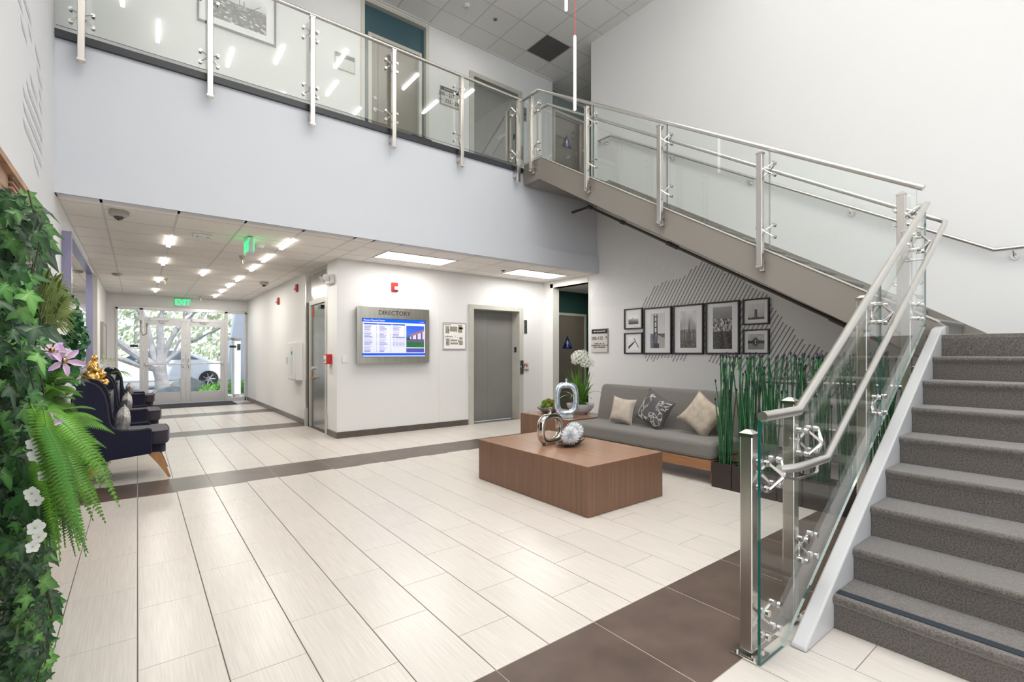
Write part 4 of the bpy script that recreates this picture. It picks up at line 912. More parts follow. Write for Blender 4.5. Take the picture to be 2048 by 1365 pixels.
# ================================================================== FURNITURE
# wing armchair, local frame: front +x, width along y, floor z=0
def make_chair():
    t = thing('wing_armchair', 'navy', 'armchair', (0,0,0), 'navy wing armchairs')
    side = [(-.402, 1.047), (-.36, 1.06), (-.30, 1.058), (-.24, 1.035), (-.195, .99), (-.165, .92), (-.145, .82), (-.133, .70), (-.125, .63), (-.10, .578), (-.04, .548), (.04, .538), (.13, .538), (.19, .545), (.214, .535), (.222, .50), (.222, .28), (-.164, .246), (-.262, .284), (-.329, .40), (-.375, .70), (-.402, .95)]
    for s in (-1, 1):
        y0, y1 = (s*.36, s*.29)
        sd = B().prism(side, lambda a, b, w_: (a, w_, b), min(y0, y1), max(y0, y1)).build('side_wing', 'navy', t, bevel=.016, seg=3)
        pts = [(a, s*.356, b) for a, b in side[:16]]
        B().tube(pts, .0065, 6).build('piping', 'navyp', sd, smooth='auto')
        B().tube([(a, s*.296, b) for a, b in side[:16]], .0065, 6).build('piping', 'navyp', sd, smooth='auto')
    # back: a thick slab leaning, arched at the top
    vs = []; n = 8; b = B()
    for i in range(n+1):
        y = -.30+.60*i/n; tz = 1.045+.03*math.cos((i/n-.5)*PI)
        for (x, z) in ((-.22, .42), (-.30, tz-.03), (-.33, tz), (-.385, tz), (-.41, tz-.03), (-.33, .28), (-.22, .28)): vs.append((x, y, z))
    fs = [(i*7+j, i*7+(j+1) % 7, (i+1)*7+(j+1) % 7, (i+1)*7+j) for i in range(n) for j in range(7)] + [tuple(range(7))[::-1], tuple(n*7+j for j in range(7))]
    b.add(vs, fs); b.build('backrest', 'navy', t, smooth='auto')
    bs = B().prism([(-.24, -.30), (.30, -.30), (.345, -.24), (.352, 0), (.345, .24), (.30, .30), (-.24, .30)], lambda a, b, w_: (a, b, w_), .27, .365)
    bs.build('seat_base', 'navy', t, bevel=.018, seg=3)
    cu_ = B().prism([(-.22, -.285), (.20, -.285), (.22, -.345), (.30, -.345), (.37, -.30), (.385, -.15), (.385, .15), (.37, .30), (.30, .345), (.22, .345), (.20, .285), (-.22, .285)], lambda a, b, w_: (a, b, w_), .37, .515)
    q = cu_.build('seat_cushion', 'seatf', t, bevel=.032, seg=4)
    B().tube([(a, y, .506) for a, y in ((.215, -.338), (.30, -.338), (.362, -.295), (.378, -.15), (.378, .15), (.362, .295), (.30, .338), (.215, .338))], .006, 6).build('piping', 'navyp', q)
    for sx, sy in ((1, -1), (1, 1), (-1, -1), (-1, 1)):
        x, y = (.28, sy*.27) if sx > 0 else (-.22, sy*.26)
        lg = B(); k = 5; vs = []
        for j in range(k+1):
            f = j/k; r = .042*(1-f)**1.3+.013; cx = x+sx*(.075*f+ .02*f*f)-(.045 if sx > 0 else -.0)*(1-f)**2; cy = y+sy*.03*f; z = .285*(1-f)
            vs += [(cx-r, cy-r*.7, z), (cx+r, cy-r*.7, z), (cx+r, cy+r*.7, z), (cx-r, cy+r*.7, z)]
        fs = [(i*4+j, i*4+(j+1) % 4, (i+1)*4+(j+1) % 4, (i+1)*4+j) for i in range(k) for j in range(4)]+[(0,3,2,1), (k*4, k*4+1, k*4+2, k*4+3)]
        lg.add(vs, fs).build('leg', 'oak', t, smooth='auto')
    return t
def cushion(name, label, mats, w_, th, loc, rot, cat='cushion', grp=None, seam='white', pinch=.10, parts=None):
    t = thing(name, label, cat, (0,0,0), grp); n = 14; vs = []; fs = []
    for s in (1, -1):
        for j in range(n+1):
            for i in range(n+1):
                u, v = i/n*2-1, j/n*2-1
                k = 1-pinch*(1-abs(u)**2)*abs(v)**3; l = 1-pinch*(1-abs(v)**2)*abs(u)**3
                h = th*((1-u**4)*(1-v**4))**.55*(1+.10*nz(u, v, 2.2, w_*9))
                vs.append((u*w_/2*l, s*h/2, v*w_/2*k))
    N = (n+1)**2
    for s in (0, 1):
        for j in range(n):
            for i in range(n):
                a = s*N+j*(n+1)+i; q = (a, a+1, a+n+2, a+n+1); fs.append(q if s else q[::-1])
    me = B().add(vs, fs).build('cover', mats, t, smooth=True, local=True)
    rim = [(i/n*2-1, -1) for i in range(n)]+[(1, i/n*2-1) for i in range(n)]+[(1-i/n*2, 1) for i in range(n)]+[(-1, 1-i/n*2) for i in range(n)]
    pts = []
    for u, v in rim+rim[:1]:
        k = 1-pinch*(1-abs(u)**2)*abs(v)**3; l = 1-pinch*(1-abs(v)**2)*abs(u)**3; pts.append((u*w_/2*l, 0, v*w_/2*k))
    B().tube(pts, .004, 5, cap=False).build('piping', mats, t, smooth='auto', local=True)
    if parts: parts(t, w_, th)
    t.location = loc; t.rotation_euler = rot; return t
ch = make_chair(); chairs = [ch]+[copy_tree(ch) for _ in range(2)]
labs = ['navy wing armchair nearest the living wall, patterned cushion against its back', 'navy wing armchair in the middle, just beyond the dark console', 'navy wing armchair furthest back, closest to the glass entrance doors']
for c_, y, l in zip(chairs, (6.76, 9.05, 12.35), labs):
    c_.location = (-.10, y, 0); c_['label'] = l
    cushion('throw_cushion', 'silver grey patterned cushion on the %s armchair' % ('nearest' if y < 7 else 'middle' if y < 10 else 'furthest'), 'zebra', .31, .13, (-.13, y-.03, .585), (.12, -.30, PI/2), grp='patterned armchair cushions')
# console between the armchairs
def console(label, y0, y1, h=.86):
    t = thing('console_table', label, 'console', (-.43, (y0+y1)/2, 0), 'dark consoles')
    bd = bx('body', 'console', (-.60, y0+.01, .04, -.27, y1-.01, h-.02), t); bx('top', 'console', (-.605, y0, h-.02, -.255, y1, h), t, bevel=.002)
    for k in range(3):
        f = bx('drawer', 'console', (-.27, y0+.03, .10+k*.25, -.26, y1-.03, .33+k*.25), t); bx('trim', 'cmetal', (-.262, y0+.06, .31+k*.25, -.256, y1-.06, .32+k*.25), f)
    for y in (y0, y1-.012): bx('edge_strip', 'cmetal', (-.268, y, .02, -.254, y+.012, h), t)
    bx('edge_strip', 'cmetal', (-.268, y0, h-.008, -.254, y1, h+.001), t); return t
console('dark glossy console with silver edges between the first two armchairs', 7.55, 8.45); console('dark console with silver edges between the two far armchairs', 10.3, 11.3)
# gilt figure
t = thing('gilt_figure', 'gilded rocky figurine standing on the dark console behind the nearest armchair', 'figurine', (-.43, 7.98, .86))
RG = random.Random(21)
B().lathe([(.085, 0), (.09, .02), (.06, .05), (.05, .06)], (-.43, 7.98, .86), 16).build('base', 'gold', t, smooth='auto')
b = B(); b.ball((-.45, 7.98, 1.02), (.10, .08, .13), 14, 10, noise=.10, rnd=RG); b.ball((-.44, 7.98, 1.17), (.06, .055, .09), 14, 9, noise=.08, rnd=RG); b.ball((-.37, 7.98, 1.08), (.06, .04, .05), 12, 8, noise=.15, rnd=RG); b.build('drapery', 'gold', t, smooth=True)
B().ball((-.425, 7.98, 1.285), (.035, .033, .042), 12, 8, noise=.04, rnd=RG).build('head', 'gold', t, smooth=True)
b = B()
for k in range(7): a = k*.9; b.ball((-.34+.03*math.cos(a), 7.96+.02*math.sin(a), .985+.02*math.sin(a*2)), (.03, .028, .02), 10, 6, noise=.15, rnd=RG)
b.build('scrolls', 'gold', t, smooth=True, kind='stuff')
for q in ((-.40, -.055), (-.40, .055)): B().tube([(-.45, 7.98+q[1]*.6, 1.2), (-.40, 7.98+q[1]*1.2, 1.13), (-.36, 7.98+q[1]*.4, 1.15)], [.022, .018, .013], 8).build('arm', 'gold', t, smooth=True)
# small orchid on the second console
t = thing('orchid_pot', 'cream orchid in a white pot on the far console', 'plant', (-.36, 10.6, .86))
B().lathe([(.05, 0), (.075, .12), (.07, .125), (.06, .11)], (-.36, 10.6, .86), 16).build('pot', 'ceramic', t, smooth='auto')
RO = random.Random(8)
for k in range(7):
    a = RO.uniform(-1, 1); l = RO.uniform(.2, .38); b = B(); n = 6; vs = []
    for j in range(n+1):
        f = j/n; x = -.36+l*f*math.cos(a); y = 10.6+l*f*math.sin(a); z = .98+.30*f-.35*f*f; wd = .022*math.sin(PI*min(.98, f*.9+.1)); vs += [(x+wd*math.sin(a), y-wd*math.cos(a), z), (x-wd*math.sin(a), y+wd*math.cos(a), z)]
    b.add(vs, [(2*j, 2*j+1, 2*j+3, 2*j+2) for j in range(n)]).build('leaf', 'blade', t)
for k in range(9):
    x, y, z = -.38+RO.uniform(-.1, .06), 10.6+RO.uniform(-.1, .1), 1.1+RO.uniform(-.02, .22); b = B()
    for j in range(5):
        a = j*2*PI/5; b.add([(x, y, z), (x+.03*math.cos(a-.4), y, z+.03*math.sin(a-.4)), (x+.042*math.cos(a), y-.008, z+.042*math.sin(a)), (x+.03*math.cos(a+.4), y, z+.03*math.sin(a+.4))], [(0,1,2,3)])
    b.build('flower', 'bud' if k % 2 else 'petal', t)

# sofa ------------------------------------------------------------------
t = thing('sofa', 'long grey fabric sofa on a walnut plinth below the framed photographs', 'sofa', (5.1, 3.68, 0))
sx0, sx1, sy0, sy1 = 4.62, 5.46, 2.645, 4.72
bx('seat_cushion', 'sofa', (sx0, sy0, .245, 5.25, sy1, .425), t, bevel=.045, seg=5)
bk = B(); pts = [(5.15, .30), (5.17, .43), (5.27, .86), (5.30, .895), (5.36, .905), (5.43, .885), (5.46, .84), (5.44, .30)]
bk.prism(pts, lambda a, b, w_: (a, w_, b), sy0+.01, sy1-.01).build('backrest', 'sofa', t, bevel=.025, seg=4)
B().tube([(sx0+.012, sy0+.03, .405), (sx0+.012, sy1-.03, .405)], .004, 6).build('front_seam', 'sofa', t)
bx('plinth', 'sofaw', (sx0+.005, sy0+.01, .14, 5.42, sy1-.01, .247), t, bevel=.004)
for y in (sy0+.008, sy1-.055):
    for x in (sx0+.04, 5.36): bx('leg', 'sofaw', (x, y, 0, x+.05, y+.03, .142), t, bevel=.003)
def tag_lbl(t, w_, th): bx('care_tag', 'white', (w_*.40, -.012, w_*.30, w_*.47, -.010, w_*.36), t)
def geo_lines(t, w_, th):
    b = B(); RL = random.Random(4)
    def surf(u, v):
        kk = 1-.12*(1-abs(u)**2)*abs(v)**3; ll = 1-.12*(1-abs(v)**2)*abs(u)**3
        return (u*w_/2*ll, -(th*((1-u**4)*(1-v**4))**.55*(1+.10*nz(u, v, 2.2, w_*9))/2+.003), v*w_/2*kk)
    pts = [(RL.uniform(-.9, .9), RL.uniform(-.9, .9)) for _ in range(70)]+[(RL.uniform(.2, .95), RL.uniform(-.3, .95)) for _ in range(50)]
    for i, p in enumerate(pts):
        ds = sorted(pts, key=lambda q: (q[0]-p[0])**2+(q[1]-p[1])**2)[1:5]
        for q in ds[:3+(i % 2)]:
            L_ = [surf(p[0]+(q[0]-p[0])*f, p[1]+(q[1]-p[1])*f) for f in (0, .17, .34, .5, .67, .83, 1)]
            b.tube(L_, .0017, 4, cap=False)
    b.build('line_pattern', 'white', t, kind='stuff')
def flip(fn): return fn
cushion('throw_cushion', 'beige damask cushion at the left end of the sofa', 'beige', .34, .15, (5.00, 4.10, .60), (-.22, .10, -PI/2+.15), pinch=.14)
cushion('throw_cushion', 'charcoal cushion with white angular line pattern, tilted on its corner', 'pilg', .41, .15, (5.02, 3.62, .645), (-.20, .42, -PI/2-.05), pinch=.12, parts=geo_lines)
cushion('throw_cushion', 'cream and gold cushion standing on its corner at the right of the sofa', 'beige2', .40, .15, (5.03, 3.0, .645), (-.20, .62, -PI/2+.1), pinch=.12, parts=tag_lbl)

# coffee table and side table
def boxtable(name, label, x0, y0, x1, y1, h):
    t = thing(name, label, 'table', ((x0+x1)/2, (y0+y1)/2, 0))
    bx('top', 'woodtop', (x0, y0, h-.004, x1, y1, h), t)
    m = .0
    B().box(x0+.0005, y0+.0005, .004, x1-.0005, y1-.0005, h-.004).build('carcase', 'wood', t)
    bx('plinth', 'black', (x0+.02, y0+.02, 0, x1-.02, y1-.02, .004), t); return t
boxtable('coffee_table', 'large low block coffee table of brown wood veneer in the middle of the lobby', 2.90, 2.735, 3.912, 4.325, .42)
boxtable('side_table', 'brown wood veneer block side table at the left end of the sofa', 4.715, 4.79, 5.60, 5.87, .42)

# ring vases: a rounded-rectangle loop with neck
def ringvase(name, label, m, c, W_, H_, tube_r, tube_d, rz, neck=.05, foot=.05):
    t = thing(name, label, 'vase', c); n = 40; b = B()
    pw_ = 3.2; k = 14
    def se(a, rx, rz_): ca, sa = math.cos(a), math.sin(a); return (math.copysign(abs(ca)**(2/pw_), ca)*rx, math.copysign(abs(sa)**(2/pw_), sa)*rz_)
    vs = []; cz = foot+H_/2
    for i in range(n):
        a = 2*PI*i/n; ox, oz = se(a, W_/2, H_/2); ix, iz = se(a, W_/2-tube_r*2, H_/2-tube_r*2.1)
        mx_, mz = (ox+ix)/2, (oz+iz)/2; hx, hz = (ox-ix)/2, (oz-iz)/2
        for j in range(k):
            q = 2*PI*j/k; vs.append((mx_+hx*math.cos(q), tube_d*math.sin(q), cz+mz+hz*math.cos(q)))
    fs = [(i*k+j, i*k+(j+1) % k, ((i+1) % n)*k+(j+1) % k, ((i+1) % n)*k+j) for i in range(n) for j in range(k)]
    rot = Matrix.Rotation(rz, 3, 'Z')
    tr = lambda L_: [Vector(c)+rot @ Vector(p) for p in L_]
    B().add(tr(vs), fs).build('ring', m, t, smooth=True)
    top = Vector(c)+Vector((0, 0, foot+H_))
    B().lathe([(.028, -.012), (.016, .006), (.014, neck*.6), (.024, neck), (.020, neck+.002), (.012, neck*.7)], top, 16).build('neck', m, t, smooth='auto')
    fb = B().box(-W_*.28, -tube_d*.75, 0, W_*.28, tube_d*.75, foot+.02); fb.v = tr(fb.v); fb.build('foot', m, t, bevel=.008)
ringvase('ring_vase', 'tall silvery blue ring-shaped vase standing on the side table', 'leaf_silver', (4.86, 5.0, .42), .35, .48, .040, .045, -.60, .045, .030)
ringvase('ring_vase', 'polished nickel ring vase with a short neck on the coffee table', 'silver', (3.33, 3.66, .42), .35, .31, .030, .045, .12, .06, .003)
# urchin balls in a shell dish
t = thing('shell_dish', 'bronze shell-shaped dish on the coffee table holding the white spiky balls', 'dish', (3.43, 3.47, .42))
vs = []; n = 20
for r, z in ((.03, .0), (.10, .012), (.155, .045), (.165, .055), (.15, .05), (.09, .02), (.02, .012)):
    for j in range(n): a = 2*PI*j/n; k_ = 1+.10*math.cos(a*2); vs.append((3.43+r*k_*math.cos(a)*1.05, 3.47+r*.62*math.sin(a)*k_, .42+z*(1+.3*math.cos(a))))
B().add(vs, [(i*n+j, i*n+(j+1) % n, (i+1)*n+(j+1) % n, (i+1)*n+j) for i in range(6) for j in range(n)]+[tuple(range(n))[::-1]]).build('bowl', 'bronze', t, smooth=True)
for (c, r, l) in (((3.375, 3.42, .533), .098, 'larger white spiky ball in front in the shell dish'), ((3.535, 3.52, .552), .098, 'white spiky ball behind, at the right of the shell dish')):
    t = thing('spiky_ball', l, 'ornament', c, 'white spiky balls')
    B().ball(c, r*.5, 12, 8).build('core', 'ucore', t, smooth=True)
    b = B(); N_ = 330; RS = random.Random(int(c[0]*100))
    for i in range(N_):
        ph = math.acos(1-2*(i+.5)/N_); th = PI*(1+5**.5)*i; d = Vector((math.cos(th)*math.sin(ph), math.sin(th)*math.sin(ph), math.cos(ph))); d = (d+Vector((RS.uniform(-.08, .08), RS.uniform(-.08, .08), RS.uniform(-.08, .08)))).normalized()
        L_ = r*RS.uniform(.9, 1.03); p = Vector(c); u = d.orthogonal().normalized(); v = d.cross(u); w0 = .0042
        tip = p+d*L_; m_ = p+d*r*.35
        if tip.z < .425: continue
        b.add([m_+u*w0, m_+(-u*.5+v*.87)*w0, m_+(-u*.5-v*.87)*w0, tip+u*.0014, tip+(-u*.5+v*.87)*.0014, tip+(-u*.5-v*.87)*.0014], [(0,1,4,3), (1,2,5,4), (2,0,3,5), (3,4,5)])
    b.build('spines', 'urchin', t, kind='stuff')
# moss bowl
t = thing('stone_bowl', 'shallow grey stone bowl on the side table', 'bowl', (5.07, 5.60, .42))
cb = (5.06, 5.60, .42); b = B(); vs = []
B().lathe([(.07, 0), (.10, .01), (.175, .065), (.185, .088), (.175, .088), (.16, .07), (.02, .03)], cb, 28).build('bowl', 'stoneb', t, smooth='auto')
bx('price_tag', 'oak', (5.03, 5.445, .50, 5.09, 5.45, .525), t)
for i, (dx, dy, dz, r, m, l) in enumerate(((-.02, .06, .14, .058, 'moss', 'large bright green moss ball at the back of the bowl'), (-.10, .02, .105, .038, 'moss', 'small green moss ball at the left rim'), (-.045, -.05, .105, .045, 'moss', 'green moss ball in front in the bowl'), (.03, -.09, .095, .03, 'moss', 'smallest green moss ball at the front rim'), (.09, .0, .135, .062, 'mossb', 'large brownish moss ball at the right'), (.06, .07, .16, .055, 'mossb', 'brownish moss ball behind at the right'))):
    B_ = B().ball((cb[0]+dx, cb[1]+dy, cb[2]+dz), r, 16, 10, noise=.05); tag(B_.build('moss_ball', m, smooth=True, loc=(cb[0]+dx, cb[1]+dy, cb[2]+dz-r)), l, 'ornament', 'moss balls in the stone bowl')
# agapanthus in a ceramic bowl
t = thing('ceramic_pot', 'glossy pale grey round bowl planter on the side table by the sofa', 'pot', (5.40, 5.22, .42))
cp = (5.37, 5.22, .42)
B().lathe([(.08, 0), (.085, .012), (.15, .04), (.20, .10), (.212, .155), (.205, .157), (.19, .13), (.02, .12)], cp, 32).build('pot', 'ceramic', t, smooth='auto')
B().lathe([(.19, .13), (.1, .145), (.01, .15)], cp, 20).build('soil', 'soil', t)
t = thing('agapanthus', 'white flowering agapanthus with strappy green leaves in the ceramic bowl', 'plant', (cp[0], cp[1], cp[2]+.14))
RP = random.Random(12)
for k in range(34):
    a = RP.uniform(0, 2*PI); l = RP.uniform(.30, .62); droop = RP.uniform(.05, .5) if k > 8 else RP.uniform(.7, 1.1); b = B(); n = 9; vs = []; ox, oy = RP.uniform(-.07, .07), RP.uniform(-.07, .07)
    out = RP.uniform(.25, .6) if k > 8 else RP.uniform(.8, 1.0)
    for j in range(n+1):
        f = j/n; rr = l*out*f; z = cp[2]+.13+l*(1.15*f-droop*f*f*1.0); wd = .019*math.sin(PI*(.15+.83*f))
        if z < cp[2]+.05: z = cp[2]+.05
        x, y = cp[0]+ox+rr*math.cos(a), cp[1]+oy+rr*math.sin(a); vs += [(x+wd*math.sin(a), y-wd*math.cos(a), z), (x, y, z-.004), (x-wd*math.sin(a), y+wd*math.cos(a), z)]
    b.add(vs, [q for j in range(n) for q in ((3*j, 3*j+1, 3*j+4, 3*j+3), (3*j+1, 3*j+2, 3*j+5, 3*j+4))]).build('leaf', 'blade', t, smooth=True)
def umbel(c, r, n, m, base):
    s = B().tube([base, ((base[0]+c[0])/2+.01, (base[1]+c[1])/2, (base[2]+c[2])/2), c], [.0075, .0065, .005], 6).build('flower_stem', 'blade', t, smooth='auto')
    b = B()
    for i in range(n):
        ph = math.acos(1-1.75*(i+.5)/n); th = PI*(1+5**.5)*i; d = Vector((math.cos(th)*math.sin(ph), math.sin(th)*math.sin(ph), math.cos(ph))); p = Vector(c)+d*r*RP.uniform(.8, 1.05)
        u = d.orthogonal().normalized(); v = d.cross(u)
        b.tube([Vector(c)+d*.01, p], .0012, 3, cap=False, mi=1)
        for j in range(5):
            a = j*2*PI/5+i; e = u*math.cos(a)+v*math.sin(a); g_ = u*math.cos(a+.5)+v*math.sin(a+.5); h_ = u*math.cos(a-.5)+v*math.sin(a-.5)
            s_ = .030 if m == 'petal' else .009; b.add([p, p+d*.012+g_*s_*.55, p+d*.016+e*s_, p+d*.012+h_*s_*.55], [(0,1,2,3)], 0)
    b.build('flower_head', [m, 'bud'], t)
umbel((5.235, 5.13, 1.27), .105, 60, 'petal', (5.34, 5.2, .56)); umbel((5.40, 5.24, 1.285), .115, 70, 'petal', (5.38, 5.23, .56)); umbel((5.30, 5.05, 1.20), .07, 36, 'petal', (5.36, 5.19, .56)); umbel((5.545, 5.20, 1.185), .075, 44, 'bud', (5.42, 5.22, .56))

# planters with horsetail reeds -------------------------------------------
for i in range(7):
    y1 = 2.632-i*.212; y0 = y1-.204; wd = ['first', 'second', 'third', 'fourth', 'fifth', 'sixth', 'last'][i]
    t = thing('square_planter', '%s square espresso planter of the row, counting from the sofa' % wd, 'planter', (4.70, (y0+y1)/2, 0), 'square planters along the guard rail')
    B().box(4.592, y0, 0, 4.797, y1, .225).box(4.592, y0, .225, 4.604, y1, .25).box(4.785, y0, .225, 4.797, y1, .25).box(4.604, y0, .225, 4.785, y0+.012, .25).box(4.604, y1-.012, .225, 4.785, y1, .25).build('box', 'planter', t)
    bx('soil', 'soil', (4.604, y0+.012, .225, 4.785, y1-.012, .232), t)
NR = 6; rp = []
for k in range(NR):
    RR = random.Random(50+k); Hh = .66+.085*k; b = B(); pts = []; dx, dy = RR.uniform(-.05, .05), RR.uniform(-.05, .05)
    n = 7
    for j in range(n+1): f = j/n; pts.append((dx*f*f, dy*f*f, Hh*f))
    b.tube(pts, .0058, 6); 
    for j in range(1, 12):
        f = j/12+RR.uniform(-.02, .02)
        if f > .97: continue
        c = Vector((dx*f*f, dy*f*f, Hh*f)); b.tube([c-Vector((0,0,.005)), c+Vector((0,0,.005))], .0075, 6, mi=1)
    c = Vector((dx, dy, Hh)); b.tube([c, c+Vector((0,0,.008)), c+Vector((0,0,.022)), c+Vector((0,0,.030))], [.006, .0095, .008, .002], 6, mi=2)
    rp.append(b)
protos_r = []
for i in range(7):
    y1 = 2.632-i*.212; wd = ['first', 'second', 'third', 'fourth', 'fifth', 'sixth', 'last'][i]
    t = thing('horsetail_reed', 'tall green horsetail reeds growing in the %s planter from the sofa' % wd, 'plant', (4.695, y1-.102, .23), 'horsetail clumps')
    RR = random.Random(90+i)
    for k in range(27):
        q = RR.choice([0, 1, 1, 2, 2, 3, 3, 4, 4, 5, 5, 5, 5, 5, 5, 5, 5]); s = RR.uniform(.97, 1.03)
        loc = (RR.uniform(-.065, .065), RR.uniform(-.072, .072), -.01); rot = (RR.uniform(-.055, .055), RR.uniform(-.055, .055), RR.uniform(0, 6.28))
        if q >= len(protos_r) or protos_r[q] is None:
            while len(protos_r) <= q: protos_r.append(None)
            o = rp[q].build('reed_stem', ['reed', 'node', 'tip'], t, smooth='auto', local=True); protos_r[q] = o; o.location = loc; o.rotation_euler = rot
        else: inst(protos_r[q], t, loc, rot, (1, 1, s))
# ================================================================== LIVING WALL
bk = thing('slatted_wood_panel', 'reclaimed wood wall panel of blocks and slats behind the living wall plants', 'panel', (XL, 3.2, 0))
bx('backboard', 'latt', (XL, .8, .0, XL+.02, 5.03, 2.36), bk)
B().box(XL, .8, 2.335, XL+.075, 5.035, 2.37).box(XL, 5.0, 0, XL+.075, 5.035, 2.335).build('rim', 'latt', bk)
RW = random.Random(31); i = 0
y = 3.2
while y < 4.98:
    w_ = RW.choice([.16, .22, .3]); w_ = min(w_, 5.0-y); z = 2.335
    while z > 1.0:
        h = RW.choice([.09, .14, .18, .24])
        if RW.random() < .45 or (y > 3.75 and z > 2.0 and RW.random() < .75):
            for s in range(int(h/.03)): bx('slat', 'latt', (XL+.02, y+.003, z-.012-s*.03, XL+.062, y+w_-.003, z-s*.03), bk)
        else: bx('wood_block', 'latt', (XL+.02, y+.002, z-h+.002, XL+.035+RW.random()*.035, y+w_-.002, z-.002), bk)
        z -= h
    y += w_
FWD = Vector((SN, CS, 0)); RGT = Vector((CS, -SN, 0)); EYE = Vector((0, 0, 1.35))
def xat(px, y):   # wall-normal coordinate of the sight line at depth y, used once to size the plants' overhang
    u = (px-1024)/967.1; return (FWD.x+u*RGT.x)/(FWD.y+u*RGT.y)*y
def leafmesh(name, kind, cols):
    """an ivy leaf in the xy plane, stem at the origin, pointing +y; vein lines lighter"""
    lobes = {'ivy': [(-125, .42), (-68, .72), (0, 1.0), (68, .72), (125, .42)], 'small': [(-100, .45), (-50, .75), (0, .9), (50, .75), (100, .45)]}[kind]
    b = B(); cs = []; g, dk, vein = cols
    c = (0, .22, 0)
    def P(a, r, z=0): a = math.radians(a); return (math.sin(a)*r, .22+math.cos(a)*r, z)
    vs = [c]; cs = [vein]; pts = []
    n = len(lobes)
    for k, (a, r) in enumerate(lobes):
        r *= .78
        if k == 0: vs.append(P(a-28, r*.40, -.02)); cs.append(dk)
        vs.append(P(a-13, r*.66, -.03)); cs.append(g); 
        vs.append(P(a, r, -.10*r)); cs.append(dk)
        vs.append(P(a+13, r*.66, -.03)); cs.append(g)
        nxt = (a+lobes[k+1][0])/2 if k < n-1 else a+28
        rn = .34*(r+ (lobes[k+1][1]*.78 if k < n-1 else r))/1.35 if k < n-1 else r*.40
        vs.append(P(nxt, rn, .02)); cs.append(dk)
    vs.append((0, .05, 0)); cs.append(vein)
    m = len(vs)-1
    fs = [(0, j, j+1) for j in range(1, m-1)] + [(0, m-1, m), (0, m, 1)]
    # vein strips on top
    for a, r in lobes:
        r *= .70; o = len(vs); w_ = .018
        s, c2 = math.sin(math.radians(a)), math.cos(math.radians(a))
        vs += [(-c2*w_, .22+s*w_, .006), (c2*w_, .22-s*w_, .006), (s*r, .22+c2*r, .006-.10*r)]; cs += [vein, vein, g]; fs.append((o, o+1, o+2))
    b.add(vs, fs); b.c = cs
    return b
GREENS = [((.010,.052,.016), (.005,.028,.010), (.05,.13,.045)), ((.020,.105,.022), (.010,.060,.014), (.08,.20,.06)), ((.050,.19,.032), (.026,.12,.020), (.15,.33,.09)), ((.016,.055,.028), (.009,.033,.018), (.11,.19,.10)), ((.10,.30,.05), (.05,.18,.03), (.24,.45,.14))]
LM = [leafmesh('leaf', 'ivy', g) for g in GREENS]
def orient(b, M4):
    q = B(); q.v = [M4 @ v for v in b.v]; q.f = b.f; q.m = b.m; q.c = list(b.c) if b.c else None; return q
RI = random.Random(77)
# silhouette of the planting: picture height -> how far it reaches out (in picture columns); a shape guide only
guide = [(385, 30), (410, 84), (440, 92), (480, 80), (520, 66), (560, 62), (600, 66), (660, 84), (720, 80), (780, 85), (830, 75), (900, 62), (960, 70), (1010, 105), (1050, 100), (1090, 88), (1150, 92), (1190, 105), (1240, 95), (1290, 98), (1365, 85), (1460, 80)]
def lim(py):
    if py < 385: return -60
    for (a, b), (c, d) in zip(guide, guide[1:]):
        if a <= py <= c: return b+(d-b)*(py-a)/(c-a)
    return 80
plants = {}
def ivy_for(z, y):
    k = int((2.1-z)/.45); k = max(0, min(5, k))
    if k not in plants:
        lb = ['top of the living wall, over the wood panel', 'upper middle of the living wall beside the flowers', 'middle of the living wall above the ferns', 'lower middle of the living wall left of the fern', 'lower part of the living wall above the floor', 'foot of the living wall, trailing near the floor'][k]
        plants[k] = thing('ivy_plant', 'lobed-leaf ivy at the '+lb, 'plant', (-.5, 2.6, max(0, 1.95-k*.45)), 'living wall ivy')
    return plants[k]
base_objs = {}
stuff = {}
placed = 0; tries = 0; cand = []
while len(cand) < 2300 and tries < 60000:
    tries += 1
    y = 1.9+1.9*RI.random(); py = RI.uniform(380, 1420)
    lx = xat(lim(py)-RI.random()**1.6*70-4, y)
    x = max(XL+.10, lx)
    x = x-RI.random()**2*.10
    x = max(x, XL+.09)
    d = x*SN+y*CS; z = 1.35+(706.5-py)*d/967.1
    if z < .02 or z > 2.30: continue
    px = 1024+967.1*(x*CS-y*SN)/d
    if px < -60: continue
    cand.append((x, y, z, px, py, d))
for i, (x, y, z, px, py, d) in enumerate(cand):
    big = (RI.uniform(38, 70) if py < 1000 else RI.uniform(28, 52))*d/967.1*.9
    if RI.random() < .10: big *= 1.4
    nrm = Vector((RI.uniform(.5, 1), RI.uniform(-1.0, -.15), RI.uniform(-.15, .75))).normalized()
    tipd = Vector((RI.uniform(-.2, .6), RI.uniform(-.6, .5), RI.uniform(-1, -.1))); tipd = (tipd-nrm*tipd.dot(nrm)).normalized()
    sd = tipd.cross(nrm)
    M3 = Matrix((sd, tipd, nrm)).transposed().to_4x4()
    g = RI.choices(range(5), [3, 4, 3.2, 3, 2.0])[0]
    root = ivy_for(z, y)
    if i % 8 == 0 and placed < 290:
        placed += 1
        if g not in base_objs: o = LM[g].build('leaf', 'ivy', root, local=True); base_objs[g] = o
        else: o = base_objs[g].copy(); C.objects.link(o); o.parent = root
        o.matrix_local = Matrix.Translation(Vector((x, y, z))-WL(root)) @ M3 @ Matrix.Scale(big, 4)
    else:
        q = orient(LM[g], Matrix.Translation((x, y, z)) @ M3 @ Matrix.Scale(big, 4))
        s = stuff.setdefault(root.name, (root, B())); 
        s[1].add(q.v, q.f); s[1].c = (s[1].c or [])+q.c
for nm, (root, b) in stuff.items(): b.build('leaf', 'ivy', root, kind='stuff')
